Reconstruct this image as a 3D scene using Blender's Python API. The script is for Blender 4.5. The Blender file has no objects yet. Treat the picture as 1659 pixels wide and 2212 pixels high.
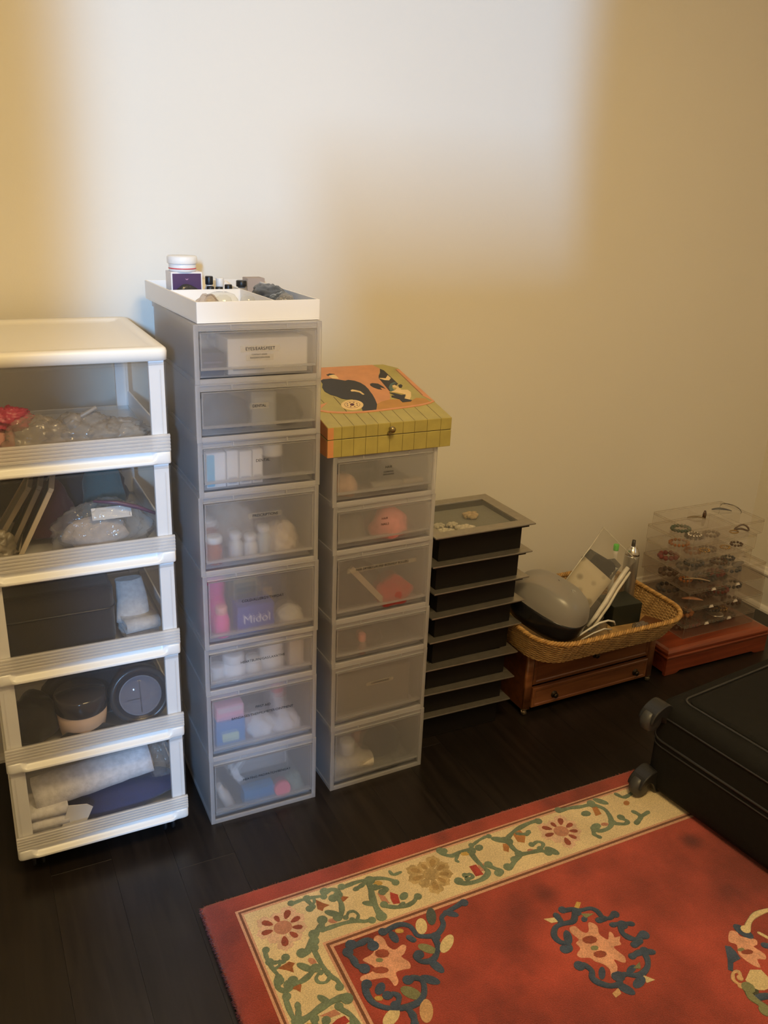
import bpy, bmesh, math, random
from mathutils import Matrix, Vector, noise
C = bpy.context.scene.collection
sc = bpy.context.scene
R = random.Random(7)
PI = math.pi
S = 0.01                                   # everything below is written in centimetres

# ------------------------------------------------------------------ camera
cd = bpy.data.cameras.new('camera'); cam = bpy.data.objects.new('camera', cd); C.objects.link(cam)
cd.sensor_fit = 'VERTICAL'; cd.sensor_height = 36.0; cd.sensor_width = 27.0
cd.lens = 1867.2 / 2212 * 36.0
cd.clip_start = 0.02; cd.clip_end = 50
_r = Vector((0.898036, -0.438166, 0.039273)); _u = Vector((0.120644, 0.331142, 0.935836)); _f = Vector((0.423056, 0.835677, -0.350240))
cam.matrix_world = Matrix(((_r.x, _u.x, -_f.x, -0.405752), (_r.y, _u.y, -_f.y, -1.627431), (_r.z, _u.z, -_f.z, 1.413159), (0, 0, 0, 1)))
sc.camera = cam

# ------------------------------------------------------------------ world, lamps, exposure
w = bpy.data.worlds.new('world'); sc.world = w; w.use_nodes = True
w.node_tree.nodes['Background'].inputs[0].default_value = (0.55, 0.62, 0.75, 1)
w.node_tree.nodes['Background'].inputs[1].default_value = 0.05

def area(name, loc, aim, sx, sy, power, col, spread=180):
    l = bpy.data.lights.new(name, 'AREA'); l.shape = 'RECTANGLE'; l.size = sx * S; l.size_y = sy * S
    l.energy = power; l.color = col; l.spread = math.radians(spread)
    o = bpy.data.objects.new(name, l); C.objects.link(o)
    o.location = Vector(loc) * S
    d = (Vector(aim) - Vector(loc)).normalized()
    o.rotation_euler = d.to_track_quat('-Z', 'Z').to_euler()
    return o
# daylight from the tall hall window behind the doorway
area('hall_window_light', (-136, -420, 195), (30, 46, 150), 14, 40, 200, (0.29, 0.575, 1.0))
# warm ceiling lamp of the room
area('ceiling_lamp_light', (22, -125, 246), (22, -124.9, 0), 60, 60, 30, (1.0, 0.72, 0.33))
# weak daylight from the room's other window, near the right end of the front wall
area('room_window_light', (200, -170, 160), (190, 46, 120), 30, 90, 1.6, (0.62, 0.80, 1.0))
sc.view_settings.view_transform = 'Standard'; sc.view_settings.look = 'None'
sc.view_settings.exposure = 0.0; sc.view_settings.gamma = 1.0; sc.view_settings.use_curve_mapping = False
try:
    sc.cycles.use_denoising = True
    sc.cycles.max_bounces = 14; sc.cycles.transparent_max_bounces = 160; sc.cycles.transmission_bounces = 12
    sc.cycles.diffuse_bounces = 5; sc.cycles.glossy_bounces = 4; sc.cycles.sample_clamp_indirect = 4.0
except Exception:
    pass

# ------------------------------------------------------------------ helpers
class MB:
    def __init__(s): s.v = []; s.f = []; s.sm = []; s.M = Matrix()
    def add(s, vs, fs, smooth=False):
        n = len(s.v)
        s.v += [tuple(s.M @ Vector(p)) for p in vs]
        s.f += [tuple(i + n for i in f) for f in fs]; s.sm += [smooth] * len(fs)
        return s
    def box(s, a, b):
        (x0, y0, z0), (x1, y1, z1) = a, b
        return s.add([(x0,y0,z0),(x1,y0,z0),(x1,y1,z0),(x0,y1,z0),(x0,y0,z1),(x1,y0,z1),(x1,y1,z1),(x0,y1,z1)],
                     [(0,3,2,1),(4,5,6,7),(0,1,5,4),(1,2,6,5),(2,3,7,6),(3,0,4,7)])
    def prism(s, poly, z0, z1, smooth=False):
        n = len(poly)
        s.add([(x,y,z0) for x,y in poly] + [(x,y,z1) for x,y in poly], [tuple(range(n-1,-1,-1)), tuple(range(n,2*n))])
        m = len(s.v) - 2*n
        s.f += [(m+i, m+(i+1)%n, m+n+(i+1)%n, m+n+i) for i in range(n)]; s.sm += [smooth]*n
        return s
    def loft(s, rings, caps=True, smooth=True, close=True):
        n = len(rings[0]); vs = [p for r in rings for p in r]; fs = []
        for k in range(len(rings)-1):
            for i in range(n if close else n-1):
                j = (i+1) % n
                fs.append((k*n+i, k*n+j, (k+1)*n+j, (k+1)*n+i))
        m = len(s.v)
        s.add(vs, fs, smooth)
        if caps:
            s.f += [tuple(m+i for i in range(n-1,-1,-1)), tuple(m+(len(rings)-1)*n+i for i in range(n))]; s.sm += [False]*2
        return s
    def lathe(s, prof, n=24, c=(0,0,0), smooth=True):
        rings = [[(c[0]+r*math.cos(2*PI*i/n), c[1]+r*math.sin(2*PI*i/n), c[2]+z) for i in range(n)] for r, z in prof]
        return s.loft(rings, True, smooth)
    def tube(s, path, r, n=8, closed=False):
        P = [Vector(p) for p in path]; m = len(P); rings = []; up = None
        for i in range(m):
            a = P[(i-1) % m] if (closed or i > 0) else P[i]
            b = P[(i+1) % m] if (closed or i < m-1) else P[i]
            t = (b-a)
            if t.length < 1e-9: t = Vector((0,0,1))
            t.normalize()
            if up is None:
                up = Vector((0,0,1)) if abs(t.z) < .9 else Vector((1,0,0))
            x = t.cross(up)
            if x.length < 1e-6: x = t.orthogonal()
            x.normalize(); y = x.cross(t); up = y
            rr = r[i] if isinstance(r, (list, tuple)) else r
            rings.append([tuple(P[i] + x*rr*math.cos(2*PI*k/n) + y*rr*math.sin(2*PI*k/n)) for k in range(n)])
        if closed: rings.append(rings[0])
        return s.loft(rings, not closed, True)
    def build(s, name, mat, parent=None, bevel=0, seg=2, label=None):
        me = bpy.data.meshes.new(name)
        me.from_pydata([(x*S, y*S, z*S) for x,y,z in s.v], [], s.f)
        me.polygons.foreach_set('use_smooth', s.sm); me.update()
        me.materials.append(mat)
        o = bpy.data.objects.new(name, me); C.objects.link(o)
        if parent: o.parent = parent
        if bevel:
            b = o.modifiers.new('bevel', 'BEVEL'); b.width = bevel*S; b.segments = seg; b.limit_method = 'ANGLE'; b.angle_limit = 0.7
        if label: o['label'] = label
        return o
def tag(o, label, cat, group=None):
    o['label'] = label; o['category'] = cat
    if group: o['group'] = group
    return o
def thing(name, label, cat, loc=(0,0,0), rz=0, group=None, rot=None):
    o = bpy.data.objects.new(name, None); C.objects.link(o)
    o.empty_display_size = 0.02
    o.location = Vector(loc)*S; o.rotation_euler = rot if rot else (0,0,math.radians(rz))
    return tag(o, label, cat, group)
def rr(x0, y0, x1, y1, r, n=5):
    r = max(r, .02)
    out = []
    for cx, cy, a in ((x1-r,y1-r,0),(x0+r,y1-r,PI/2),(x0+r,y0+r,PI),(x1-r,y0+r,1.5*PI)):
        out += [(cx+r*math.cos(a+PI/2*k/n), cy+r*math.sin(a+PI/2*k/n)) for k in range(n+1)]
    return out
def text(body, size, mat, parent, loc, rot=(PI/2,0,0), align='CENTER', name='lettering', sx=1.0):
    cu = bpy.data.curves.new(name, 'FONT'); cu.body = body; cu.size = size; cu.align_x = align; cu.align_y = 'CENTER'
    cu.extrude = 0.008; cu.resolution_u = 4
    cu.materials.append(mat)
    tmp = bpy.data.objects.new(name, cu); C.objects.link(tmp)
    me = bpy.data.meshes.new_from_object(tmp.evaluated_get(bpy.context.evaluated_depsgraph_get())); me.name = name
    bpy.data.objects.remove(tmp); bpy.data.curves.remove(cu)
    o = bpy.data.objects.new(name, me); C.objects.link(o); o.parent = parent
    o.location = Vector(loc)*S; o.rotation_euler = rot; o.scale = (sx*S,S,S)
    return o

# ------------------------------------------------------------------ materials
def nt(name):
    m = bpy.data.materials.new(name); m.use_nodes = True
    t = m.node_tree; t.nodes.clear()
    out = t.nodes.new('ShaderNodeOutputMaterial')
    return m, t, out
def N(t, kind, **kw):
    n = t.nodes.new('ShaderNode'+kind)
    for k, v in kw.items():
        if k in n.inputs.keys() if hasattr(n.inputs,'keys') else False: n.inputs[k].default_value = v
        else: setattr(n, k, v)
    return n
def coords(t, scale=(1,1,1), kind='Object'):
    tc = N(t,'TexCoord'); mp = N(t,'Mapping'); mp.inputs['Scale'].default_value = scale
    t.links.new(tc.outputs[kind], mp.inputs[0]); return mp.outputs[0]
def col4(c): return (c[0], c[1], c[2], 1)
MATS = {}
def pm(name, c, rough=.5, metal=0, var=.0, vscale=(40,40,40), bump=0, bscale=300, coat=0, c2=None, sheen=0, spec=None, kind='Object'):
    """plain opaque surface: base colour with a little procedural variation and fine relief"""
    key = name
    if key in MATS: return MATS[key]
    m, t, out = nt(name)
    b = N(t,'BsdfPrincipled'); t.links.new(b.outputs[0], out.inputs[0])
    b.inputs['Base Color'].default_value = col4(c); b.inputs['Roughness'].default_value = rough; b.inputs['Metallic'].default_value = metal
    if coat: b.inputs['Coat Weight'].default_value = coat
    if spec is not None: b.inputs['Specular IOR Level'].default_value = spec
    if sheen: b.inputs['Sheen Weight'].default_value = sheen
    if var or c2:
        nz = N(t,'TexNoise'); nz.inputs['Scale'].default_value = 1; nz.inputs['Detail'].default_value = 4
        t.links.new(coords(t, vscale, kind), nz.inputs['Vector'])
        cr = N(t,'ValToRGB'); cr.color_ramp.elements[0].position = .3; cr.color_ramp.elements[1].position = .7
        a = c2 if c2 else tuple(max(0,k*(1-var)) for k in c)
        cr.color_ramp.elements[0].color = col4(a); cr.color_ramp.elements[1].color = col4(tuple(min(1,k*(1+var)) for k in c) if not c2 else c)
        t.links.new(nz.outputs[0], cr.inputs[0]); t.links.new(cr.outputs[0], b.inputs['Base Color'])
    if bump:
        nz = N(t,'TexNoise'); nz.inputs['Scale'].default_value = bscale; nz.inputs['Detail'].default_value = 3
        t.links.new(coords(t, (1,1,1), kind), nz.inputs['Vector'])
        bp = N(t,'Bump'); bp.inputs['Strength'].default_value = bump; bp.inputs['Distance'].default_value = .002
        t.links.new(nz.outputs[0], bp.inputs['Height']); t.links.new(bp.outputs[0], b.inputs['Normal'])
    MATS[key] = m
    return m
def mixsh(t, fac, a, b):
    n = N(t,'MixShader'); n.inputs[0].default_value = fac
    t.links.new(a, n.inputs[1]); t.links.new(b, n.inputs[2]); return n.outputs[0]
def frost(name, tint=(.975,.978,.98), clear=.3, refr=.45, rough=.3, body=(.80,.82,.84), gloss=.06, ior=1.25):
    """frosted polypropylene: part lets light straight through, part blurs it, part scatters it"""
    if name in MATS: return MATS[name]
    m, t, out = nt(name)
    tr = N(t,'BsdfTransparent'); tr.inputs[0].default_value = col4(tint)
    rf = N(t,'BsdfRefraction'); rf.inputs[0].default_value = col4(tint); rf.inputs['Roughness'].default_value = rough; rf.inputs['IOR'].default_value = ior
    df = N(t,'BsdfDiffuse'); df.inputs[0].default_value = col4(body)
    tl = N(t,'BsdfTranslucent'); tl.inputs[0].default_value = col4(body)
    gl = N(t,'BsdfGlossy'); gl.inputs[0].default_value = (1,1,1,1); gl.inputs['Roughness'].default_value = .28
    sca = mixsh(t, .5, df.outputs[0], tl.outputs[0])
    thru = mixsh(t, refr/(clear+refr), tr.outputs[0], rf.outputs[0])
    a = mixsh(t, clear+refr, sca, thru)
    lw = N(t,'LayerWeight'); lw.inputs[0].default_value = .25
    mm = N(t,'Math', operation='MULTIPLY_ADD'); mm.inputs[1].default_value = .35; mm.inputs[2].default_value = gloss*.3
    t.links.new(lw.outputs['Fresnel'], mm.inputs[0])
    mx = N(t,'MixShader'); t.links.new(mm.outputs[0], mx.inputs[0]); t.links.new(a, mx.inputs[1]); t.links.new(gl.outputs[0], mx.inputs[2])
    t.links.new(mx.outputs[0], out.inputs[0]); MATS[name] = m
    return m
def clearp(name, tint=(.96,.96,.96), haze=.06, body=(.8,.8,.8), rough=.08, gl=.9, bump=0, bscale=60):
    """clear thin plastic: straight transparency, a little haze, sharp reflections"""
    if name in MATS: return MATS[name]
    m, t, out = nt(name)
    tr = N(t,'BsdfTransparent'); tr.inputs[0].default_value = col4(tint)
    df = N(t,'BsdfDiffuse'); df.inputs[0].default_value = col4(body)
    g = N(t,'BsdfGlossy'); g.inputs['Roughness'].default_value = rough
    a = mixsh(t, haze, tr.outputs[0], df.outputs[0])
    fr = N(t,'Fresnel'); fr.inputs[0].default_value = 1.45
    ge = N(t,'NewGeometry'); bf = N(t,'Math', operation='MULTIPLY_ADD'); bf.inputs[1].default_value = -gl; bf.inputs[2].default_value = gl; t.links.new(ge.outputs['Backfacing'], bf.inputs[0])
    mm = N(t,'Math', operation='MULTIPLY'); t.links.new(fr.outputs[0], mm.inputs[0]); t.links.new(bf.outputs[0], mm.inputs[1])
    if bump:
        nz = N(t,'TexNoise'); nz.inputs['Scale'].default_value = bscale; nz.inputs['Detail'].default_value = 3
        t.links.new(coords(t), nz.inputs['Vector'])
        bp = N(t,'Bump'); bp.inputs['Strength'].default_value = bump; bp.inputs['Distance'].default_value = .01
        t.links.new(nz.outputs[0], bp.inputs['Height']); t.links.new(bp.outputs[0], g.inputs['Normal']); t.links.new(bp.outputs[0], fr.inputs['Normal'])
    mx = N(t,'MixShader'); t.links.new(mm.outputs[0], mx.inputs[0]); t.links.new(a, mx.inputs[1]); t.links.new(g.outputs[0], mx.inputs[2])
    t.links.new(mx.outputs[0], out.inputs[0]); MATS[name] = m
    return m
def wood(name, c1, c2, rough=.35, scale=(6,60,60), coat=.2):
    if name in MATS: return MATS[name]
    m, t, out = nt(name)
    b = N(t,'BsdfPrincipled'); t.links.new(b.outputs[0], out.inputs[0])
    nz = N(t,'TexNoise'); nz.inputs['Scale'].default_value = 1; nz.inputs['Detail'].default_value = 6; nz.inputs['Distortion'].default_value = .6
    oi = N(t,'ObjectInfo'); ad = N(t,'VectorMath', operation='ADD'); cb = N(t,'CombineXYZ'); mu = N(t,'Math', operation='MULTIPLY'); mu.inputs[1].default_value = 37
    t.links.new(oi.outputs['Random'], mu.inputs[0]); t.links.new(mu.outputs[0], cb.inputs[0]); t.links.new(mu.outputs[0], cb.inputs[2])
    t.links.new(coords(t, scale), ad.inputs[0]); t.links.new(cb.outputs[0], ad.inputs[1]); t.links.new(ad.outputs[0], nz.inputs['Vector'])
    cr = N(t,'ValToRGB'); cr.color_ramp.elements[0].position = .32; cr.color_ramp.elements[1].position = .68
    cr.color_ramp.elements[0].color = col4(c1); cr.color_ramp.elements[1].color = col4(c2)
    t.links.new(nz.outputs[0], cr.inputs[0])
    hv = N(t,'HueSaturation'); mr = N(t,'MapRange'); mr.inputs['To Min'].default_value = .8; mr.inputs['To Max'].default_value = 1.2
    t.links.new(oi.outputs['Random'], mr.inputs[0]); t.links.new(mr.outputs[0], hv.inputs['Value']); t.links.new(cr.outputs[0], hv.inputs['Color'])
    t.links.new(hv.outputs[0], b.inputs['Base Color'])
    b.inputs['Roughness'].default_value = rough; b.inputs['Coat Weight'].default_value = coat; b.inputs['Coat Roughness'].default_value = .3
    bp = N(t,'Bump'); bp.inputs['Strength'].default_value = .15; bp.inputs['Distance'].default_value = .001
    t.links.new(nz.outputs[0], bp.inputs['Height']); t.links.new(bp.outputs[0], b.inputs['Normal'])
    MATS[name] = m
    return m

M_wall = pm('cream_wall_paint', (.80,.755,.66), .75, bump=.06, bscale=220, var=.012, vscale=(2,2,2))
M_trim = pm('white_trim_paint', (.80,.77,.70), .4, bump=.02)
M_ceil = pm('ceiling_paint', (.82,.80,.75), .8, bump=.05)
M_white = pm('white_plastic', (.83,.83,.81), .32, bump=.03, bscale=400)
M_black = pm('black_plastic', (.015,.015,.017), .35, bump=.05, bscale=500)
M_ink = pm('label_ink', (.02,.02,.022), .6)
M_post = pm('cart_post_plastic', (.90,.90,.90), .4, bump=.03, bscale=400)
M_smoke = clearp('cart_drawer_plastic', tint=(.96,.957,.953), haze=.026, body=(.80,.78,.75), rough=.15, gl=.7)
M_rib = frost('cart_rib_plastic', clear=.12, refr=.24, body=(.92,.90,.88), rough=.4)
M_frost = frost('drawer_box_plastic', clear=.28, refr=.40, rough=.24, body=(.97,.96,.985))
M_frostd = frost('drawer_front_plastic', clear=.27, refr=.55, rough=.25, body=(.97,.96,.985))

# ------------------------------------------------------------------ setting
YW, XR, XL, YF, H = 46.3, 219.4, -150, -176, 250
def struct(o): o['kind'] = 'structure'; return o
struct(MB().box((XL-12,YW,-3),(XR+12,YW+12,H)).build('wall_back', M_wall))
struct(MB().box((XR,YF,-3),(XR+12,YW,H)).build('wall_right', M_wall))
struct(MB().box((XL-12,YF,-3),(XL,YW,H)).build('wall_left', M_wall))
wf = struct(MB().box((XL-12,YF-12,-3),(-74.2,YF,H)).box((-2.5,YF-12,-3),(XR+12,YF,H)).box((-74.2,YF-12,212),(-2.5,YF,H)).build('wall_front', M_wall))
struct(MB().box((-63.5,-212,-3),(30,-204,92)).box((-60.5,-212,112),(-52,-204,148)).box((-63.5,-212,148),(-52,-204,158)).box((-52,-212,92),(30,-204,168)).build('hall_light_blocker', M_wall))  # unseen slotted blocker, added in the hall to shape the window light
struct(MB().box((XL-12,YF-12,H),(XR+12,YW+12,H+8)).build('ceiling', M_ceil))
def baseboard(name, a, b, nrm):
    # profile out of the wall: board 13 high, rounded cap, quarter-round shoe
    prof_b = [(0,0),(1.3,0),(1.3,13.0),(0,13.0)]
    prof_c = [(0,13.0),(1.3,13.0),(2.0,13.4),(2.2,14.1),(1.9,14.7),(1.3,15.1),(1.0,15.9),(0,15.9)]
    prof_s = [(1.3,0),(2.9,0),(2.8,.8),(2.3,1.6),(1.3,2.0)]
    root = None
    for nm, pr in (('board',prof_b),('cap_moulding',prof_c),('shoe_moulding',prof_s)):
        mb = MB()
        mb.loft([[(q[0]+nrm[0]*u, q[1]+nrm[1]*u, v) for u, v in pr] for q in (a,b)], True, False)
        o = mb.build(name if root is None else nm, M_trim, root)
        if root is None: root = struct(o)
baseboard('baseboard_right', (XR,YF), (XR,YW), (-1,0))
baseboard('baseboard_back', (XR,YW), (XL,YW), (0,-1))
M_floor = wood('dark_floor_wood', (.009,.0062,.005), (.019,.0135,.0105), .36, (60,5,60), .12)
fl = struct(MB().box((XL-12,-420,-4),(XR+12,YW+6,-1.2)).build('floor', pm('subfloor', (.008,.006,.005), .8)))
pw = 12.7; xk = XL; k = 0
while xk < XR:
    y = YW + .5 - R.uniform(0,70)
    ys = [YW+2]
    while y > -200: ys.append(y); y -= R.uniform(90,150)
    ys.append(-200)
    for a, b in zip(ys, ys[1:]):
        if a - b < 3: continue
        bm = MB(); x0, x1 = xk+.012, min(xk+pw-.012, XR+3); y0, y1 = b+.004, a-.004; z = R.uniform(-.02,0); e = .02
        bm.loft([[(x0,y0,-1.2),(x1,y0,-1.2),(x1,y1,-1.2),(x0,y1,-1.2)],[(x0,y0,z-e),(x1,y0,z-e),(x1,y1,z-e),(x0,y1,z-e)],[(x0+e,y0+e,z),(x1-e,y0+e,z),(x1-e,y1-e,z),(x0+e,y1-e,z)]], True, False)
        bm.build('plank', M_floor, fl)
    xk += pw

# ------------------------------------------------------------------ white drawer cart, far left
CX, CY, CW, CD = -41.5, -0.8, 36.2, 40.5
cart = thing('drawer_cart', 'tall white plastic five-drawer cart on casters, nearest the left edge', 'cart', (CX,CY,0), 0)
BZ = [5.2, 27.1, 47.6, 68.7, 89.6]; TOPZ = 110.4
M_lid = pm('cart_lid_plastic', (.86,.83,.76), .35, bump=.03, bscale=400)
fr_mb = MB()
for x0, x1 in ((.5,3.4),(CW-3.4,CW-.5)):          # corner posts
    for y0, y1 in ((.4,1.6),(CD-1.8,CD-.6)):
        for z0, z1 in zip(BZ, BZ[1:]+[TOPZ]): fr_mb.box((x0,y0,z0+2.5),(x1,y1,z1))
for x0 in (.5, CW-.9):
    for z0 in BZ: fr_mb.box((x0,1.6,z0+2.2),(x0+.4,CD-1.8,z0+6))
fr_mb.build('post_frame', M_post, cart, .15)
END = [(0,0),(-.35,.1),(-.5,.5),(-.5,1.2),(-.5,1.8),(-.45,2.3),(-.2,2.5),(2,2.5),(2,0)]
MID = [(0,0),(-.55,.08),(-.95,.4),(-.9,.9),(-.35,1.1),(.25,1.5),(.5,2.5),(2,2.5),(2,0)]
def rail(mb, z, hh=2.5):
    st = [(0,.0,.9),(.25,0,.3),(.7,0,.08),(1.2,0,0),(2.6,0,0),(3.1,.35,0),(3.6,.85,0),(4.0,1,0)]
    st = st + [(CW-a,b,c) for a,b,c in reversed(st)]
    rings = []
    for x, t, back in st:
        rings.append([(x, (1-t)*e[0]+t*m[0]+back, z+((1-t)*e[1]+t*m[1])*hh/2.5) for e, m in zip(END, MID)])
    mb.loft(rings, True, True)
for z in BZ:
    mb = MB(); rail(mb, z)
    mb.prism(rr(.3,1.9,CW-.3,CD,1.2), z+.5, z+1.5)
    mb.box((0,1.6,z),(.8,CD,z+2.4)); mb.box((CW-.8,1.6,z),(CW,CD,z+2.4)); mb.box((.3,CD-.8,z),(CW-.3,CD,z+2.4))
    mb.build('shelf_rail', M_white, cart, .08)
# lid: shallow tray top with rounded lip and a sunk panel
mb = MB(); o_ = lambda d, z: [(x,y,z) for x,y in rr(-.25+d,-.4+d,CW+.25-d,CD+.3-d,1.8-d*.4,6)]
mb.loft([o_(.35,TOPZ-.7),o_(.0,TOPZ-.6),o_(-.05,TOPZ+1.0),o_(.1,TOPZ+1.5),o_(.5,TOPZ+1.75),o_(2.0,TOPZ+1.75),o_(2.6,TOPZ+1.45),o_(2.9,TOPZ+1.2),o_(6,TOPZ+1.2)], True, True)
mb.build('lid', M_lid, cart)
for z0, z1 in zip(BZ, BZ[1:]+[TOPZ-.6]):
    a, b = z0+2.6, z1-.35
    d = MB()
    d.prism(rr(.35,-.25,CW-.35,.1,.15,2), a+3.4, b)                                     # front window
    d.box((.35,-.25,b-.5),(CW-.35,.45,b))
    dr = d.build('drawer', M_smoke, cart)
    t_ = MB(); t_.box((1.2,.1,a+.3),(1.4,CD-3,b-1.5)); t_.box((CW-1.4,.1,a+.3),(CW-1.2,CD-3,b-1.5)); t_.box((1.2,CD-3.2,a+.3),(CW-1.2,CD-3,b-1.5)); t_.box((1.2,.1,a),(CW-1.2,CD-3,a+.3))
    t_.build('tub', M_smoke, dr)
    rb = MB()                                                                          # ribbed band
    rings = []
    pr = [(.1,0)]; 
    for q in range(5): pr += [(-.25,.05+q*.68),(-.45,.18+q*.68),(-.45,.48+q*.68),(-.25,.62+q*.68)]
    pr += [(-.25,3.4),(.1,3.4)]
    rb.loft([[(x,y,a+z) for y,z in pr] for x in (.15,CW-.15)], True, False)
    rb.build('ribbed_band', M_rib, dr)
for x in (4,CW-4):
    for y in (3.5,CD-4):
        c = MB(); c.lathe([(.9,4.6),(.9,5.3)],12,(x,y,0)); c.loft([[(x+a,y+b_,z) for a,b_ in ((-1.2,-1.5),(1.2,-1.5),(1.2,1.5),(-1.2,1.5))] for z in (3.6,4.7)],True,False)
        cs = c.build('caster', M_black, cart)
        wv = MB()
        for dx in (-1.3,.5):
            wv.M = Matrix.Translation((x+dx,y+.8,2.3)) @ Matrix.Rotation(PI/2,4,'Y'); wv.lathe([(.6,0),(2.1,.05),(2.3,.3),(2.1,.75),(.6,.8)],20)
        wv.build('wheel', M_black, cs)

# ------------------------------------------------------------------ two towers of stacked drawer boxes
HS, HL, BW, BD = 11.54, 17.45, 26.0, 37.0
def box_unit(name_label, lines, x0, y0, z0, h, rz, grp, drop=0):
    """one stacking drawer box: case with flanges and front frame, drawer with a finger gap under its front"""
    t = thing('drawer_box', name_label, 'drawer box', (x0,y0,z0), rz, grp)
    W_, D_ = BW, BD
    c = MB(); k = .22
    c.box((.25,.6,.9),(.25+k,D_-.3,h-1.2)); c.box((W_-.25-k,.6,.9),(W_-.25,D_-.3,h-1.2))   # sides
    c.box((.25,D_-.3-k,.2),(W_-.25,D_-.3,h-.2))                                            # back
    c.box((.5,.5,.25),(W_-.5,D_-.55,.25+k))                                                # floor
    for z1, z2 in ((0,.95),(h-1.25,h-.02)):                                                # flanges round the sides
        c.box((0,.15,z1),(.3,D_,z2)); c.box((W_-.3,.15,z1),(W_,D_,z2)); c.box((.3,D_-.3,z1),(W_-.3,D_,z2))
    c.box((.3,.4,h-.3),(W_-.3,D_-.3,h-.06))                                                # top
    c.build('case', M_frost, t)
    f = MB()
    f.box((0,0,0),(.95,.5,h-.02)); f.box((W_-.95,0,0),(W_,.5,h-.02))                       # stiles
    f.box((.95,0,0),(W_-.95,.45,1.05)); f.box((.95,.05,h-.28),(W_-.95,.5,h-.02)); f.box((.95,.05,h-1.35),(W_-.95,.45,h-1.1))
    f.box((.95,.28,h-1.1),(W_-.95,.45,h-.28))
    for u in (.28,.72): f.box((W_*u-.15,.03,h-1.1),(W_*u+.15,.3,h-.28))                    # two little ribs of the top strip
    f.build('front_frame', M_frost, t, .06, 1)
    d = MB(); zb, zt = 2.75, h-1.5
    d.box((1.15,.05,zb),(W_-1.15,.25,zt)); d.box((1.15,.25,zb),(W_-1.15,1.3,zb+.2))        # front panel with lower lip
    d.box((1.15,-.12,zb),(W_-1.15,.05,zb+.45)); d.box((1.15,-.05,zt-.2),(W_-1.15,.5,zt))
    d.box((1.15,-.05,zb+.45),(1.45,.05,zt-.2)); d.box((W_-1.45,-.05,zb+.45),(W_-1.15,.05,zt-.2))
    dr = d.build('drawer', M_frostd, t)
    b = MB(); b.box((1.3,1.5,1.1),(W_-1.3,D_-1.5,1.3)); b.box((1.3,1.3,1.1),(W_-1.3,1.5,zb+.2)); b.box((1.3,1.5,1.3),(1.48,D_-1.5,h-3)); b.box((W_-1.48,1.5,1.3),(W_-1.3,D_-1.5,h-3)); b.box((1.3,D_-1.7,1.1),(W_-1.3,D_-1.5,h-3))
    b.build('tub', M_frostd, dr)
    for s_, size, lx, lz, sx, tape in lines:
        text(s_, size, M_ink, dr, (lx, -.02, lz), sx=sx)
        if tape:
            tp = MB(); wd, hd = tape; tp.prism(rr(lx-wd/2,lz-hd/2,lx+wd/2,lz+hd/2,.15,2),0,.03); 
            o = tp.build('label_tape', M_tape, dr); o.rotation_euler = (PI/2,0,0); o.location = (0,.045*S,0)
    return t
M_tape = clearp('label_tape_film', tint=(.97,.96,.94), haze=.10, body=(.75,.72,.66), rough=.25)
gA, gB = 'frosted drawer boxes of the left tower', 'frosted drawer boxes of the right tower'
LA = [  # height, label, lines (text, size, x, z above base, x-stretch, tape)
 (HL,'frosted drawer box marked HEATING PAD, at the foot of the left tower',[('HEATING PAD/PATCH/BENGAY',.86,13.6,10.5,.97,None)]),
 (HL,'frosted drawer box marked FIRST AID, second from the floor in the left tower',[('FIRST AID',.86,12.9,12.1,.97,None),('BANDAGES/THERMOMETER/OINTMENT',.86,12.8,10.3,.96,None)]),
 (HS,'shallow frosted drawer box marked HEARTBURN/GAS/LAXATIVE in the left tower',[('HEARTBURN/GAS/LAXATIVE',.84,13.1,6.9,.97,None)]),
 (HL,'frosted drawer box marked COLD/ALLERGY/THROAT in the left tower',[('COLD/ALLERGY/THROAT',.86,13.1,10.4,.97,None)]),
 (HL,'frosted drawer box marked PRESCRIPTIONS in the left tower',[('PRESCRIPTIONS',.82,14.0,12.3,.97,(7.4,1.15))]),
 (HS,'frosted drawer box marked DENTAL with white packets, third from the top of the left tower',[('DENTAL',.84,13.4,6.8,.97,None)]),
 (HS,'frosted drawer box marked DENTAL on a bordered tag, second from the left tower top',[('DENTAL',.78,12.8,6.75,.97,(4.0,1.2))]),
 (HS,'topmost frosted drawer box of the left tower, marked EYES/EARS/FEET',[('EYES/EARS/FEET',.9,13.1,6.6,.97,(8.1,1.25)),('CONTACT LENSES',.42,12.9,5.45,.9,None),('RAZORS/CORN PADS',.44,13.0,4.85,.95,(5.6,1.25))]),
]
AZ = []; z = 0
AX = [.05,0,-.1,.05,-.15,.1,.0,.1]
for (h, lab, ln), dx in zip(LA, AX):
    box_unit(lab, ln, dx, R.uniform(-.1,.1), z, h, -.35+R.uniform(-.25,.25), gA); AZ.append(z); z += h
TA = z
LB = [
 (HL,'frosted drawer box with no wording, at the foot of the right tower',[]),
 (HL,'frosted drawer box marked CONDITIONERS, second from the floor in the right tower',[('CONDITIONERS',.70,13.0,11.0,.98,(7.4,1.0))]),
 (HS,'shallow frosted drawer box without wording, in the middle of the right tower',[]),
 (HL,'frosted drawer box marked HAIR DRYER/CURLING IRON in the right tower',[('HAIR DRYER/CURLING IRON/HOT ROLLERS',.76,12.6,13.0,.93,(18.2,1.1))]),
 (HS,'frosted drawer box marked HAIR NAILS, second from the top of the right tower',[('HAIR',.75,12.8,7.3,.97,None),('NAILS',.8,12.9,5.9,.97,None)]),
 (HS,'topmost frosted drawer box of the right tower, marked HAIR, beneath the painted box',[('HAIR',.8,13.5,8.0,.97,None),('COMBS/PINS',.46,13.5,6.9,.97,None),('HEAD BANDS',.46,13.5,6.3,.97,None)]),
]
BZs = []; z = 0
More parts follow.
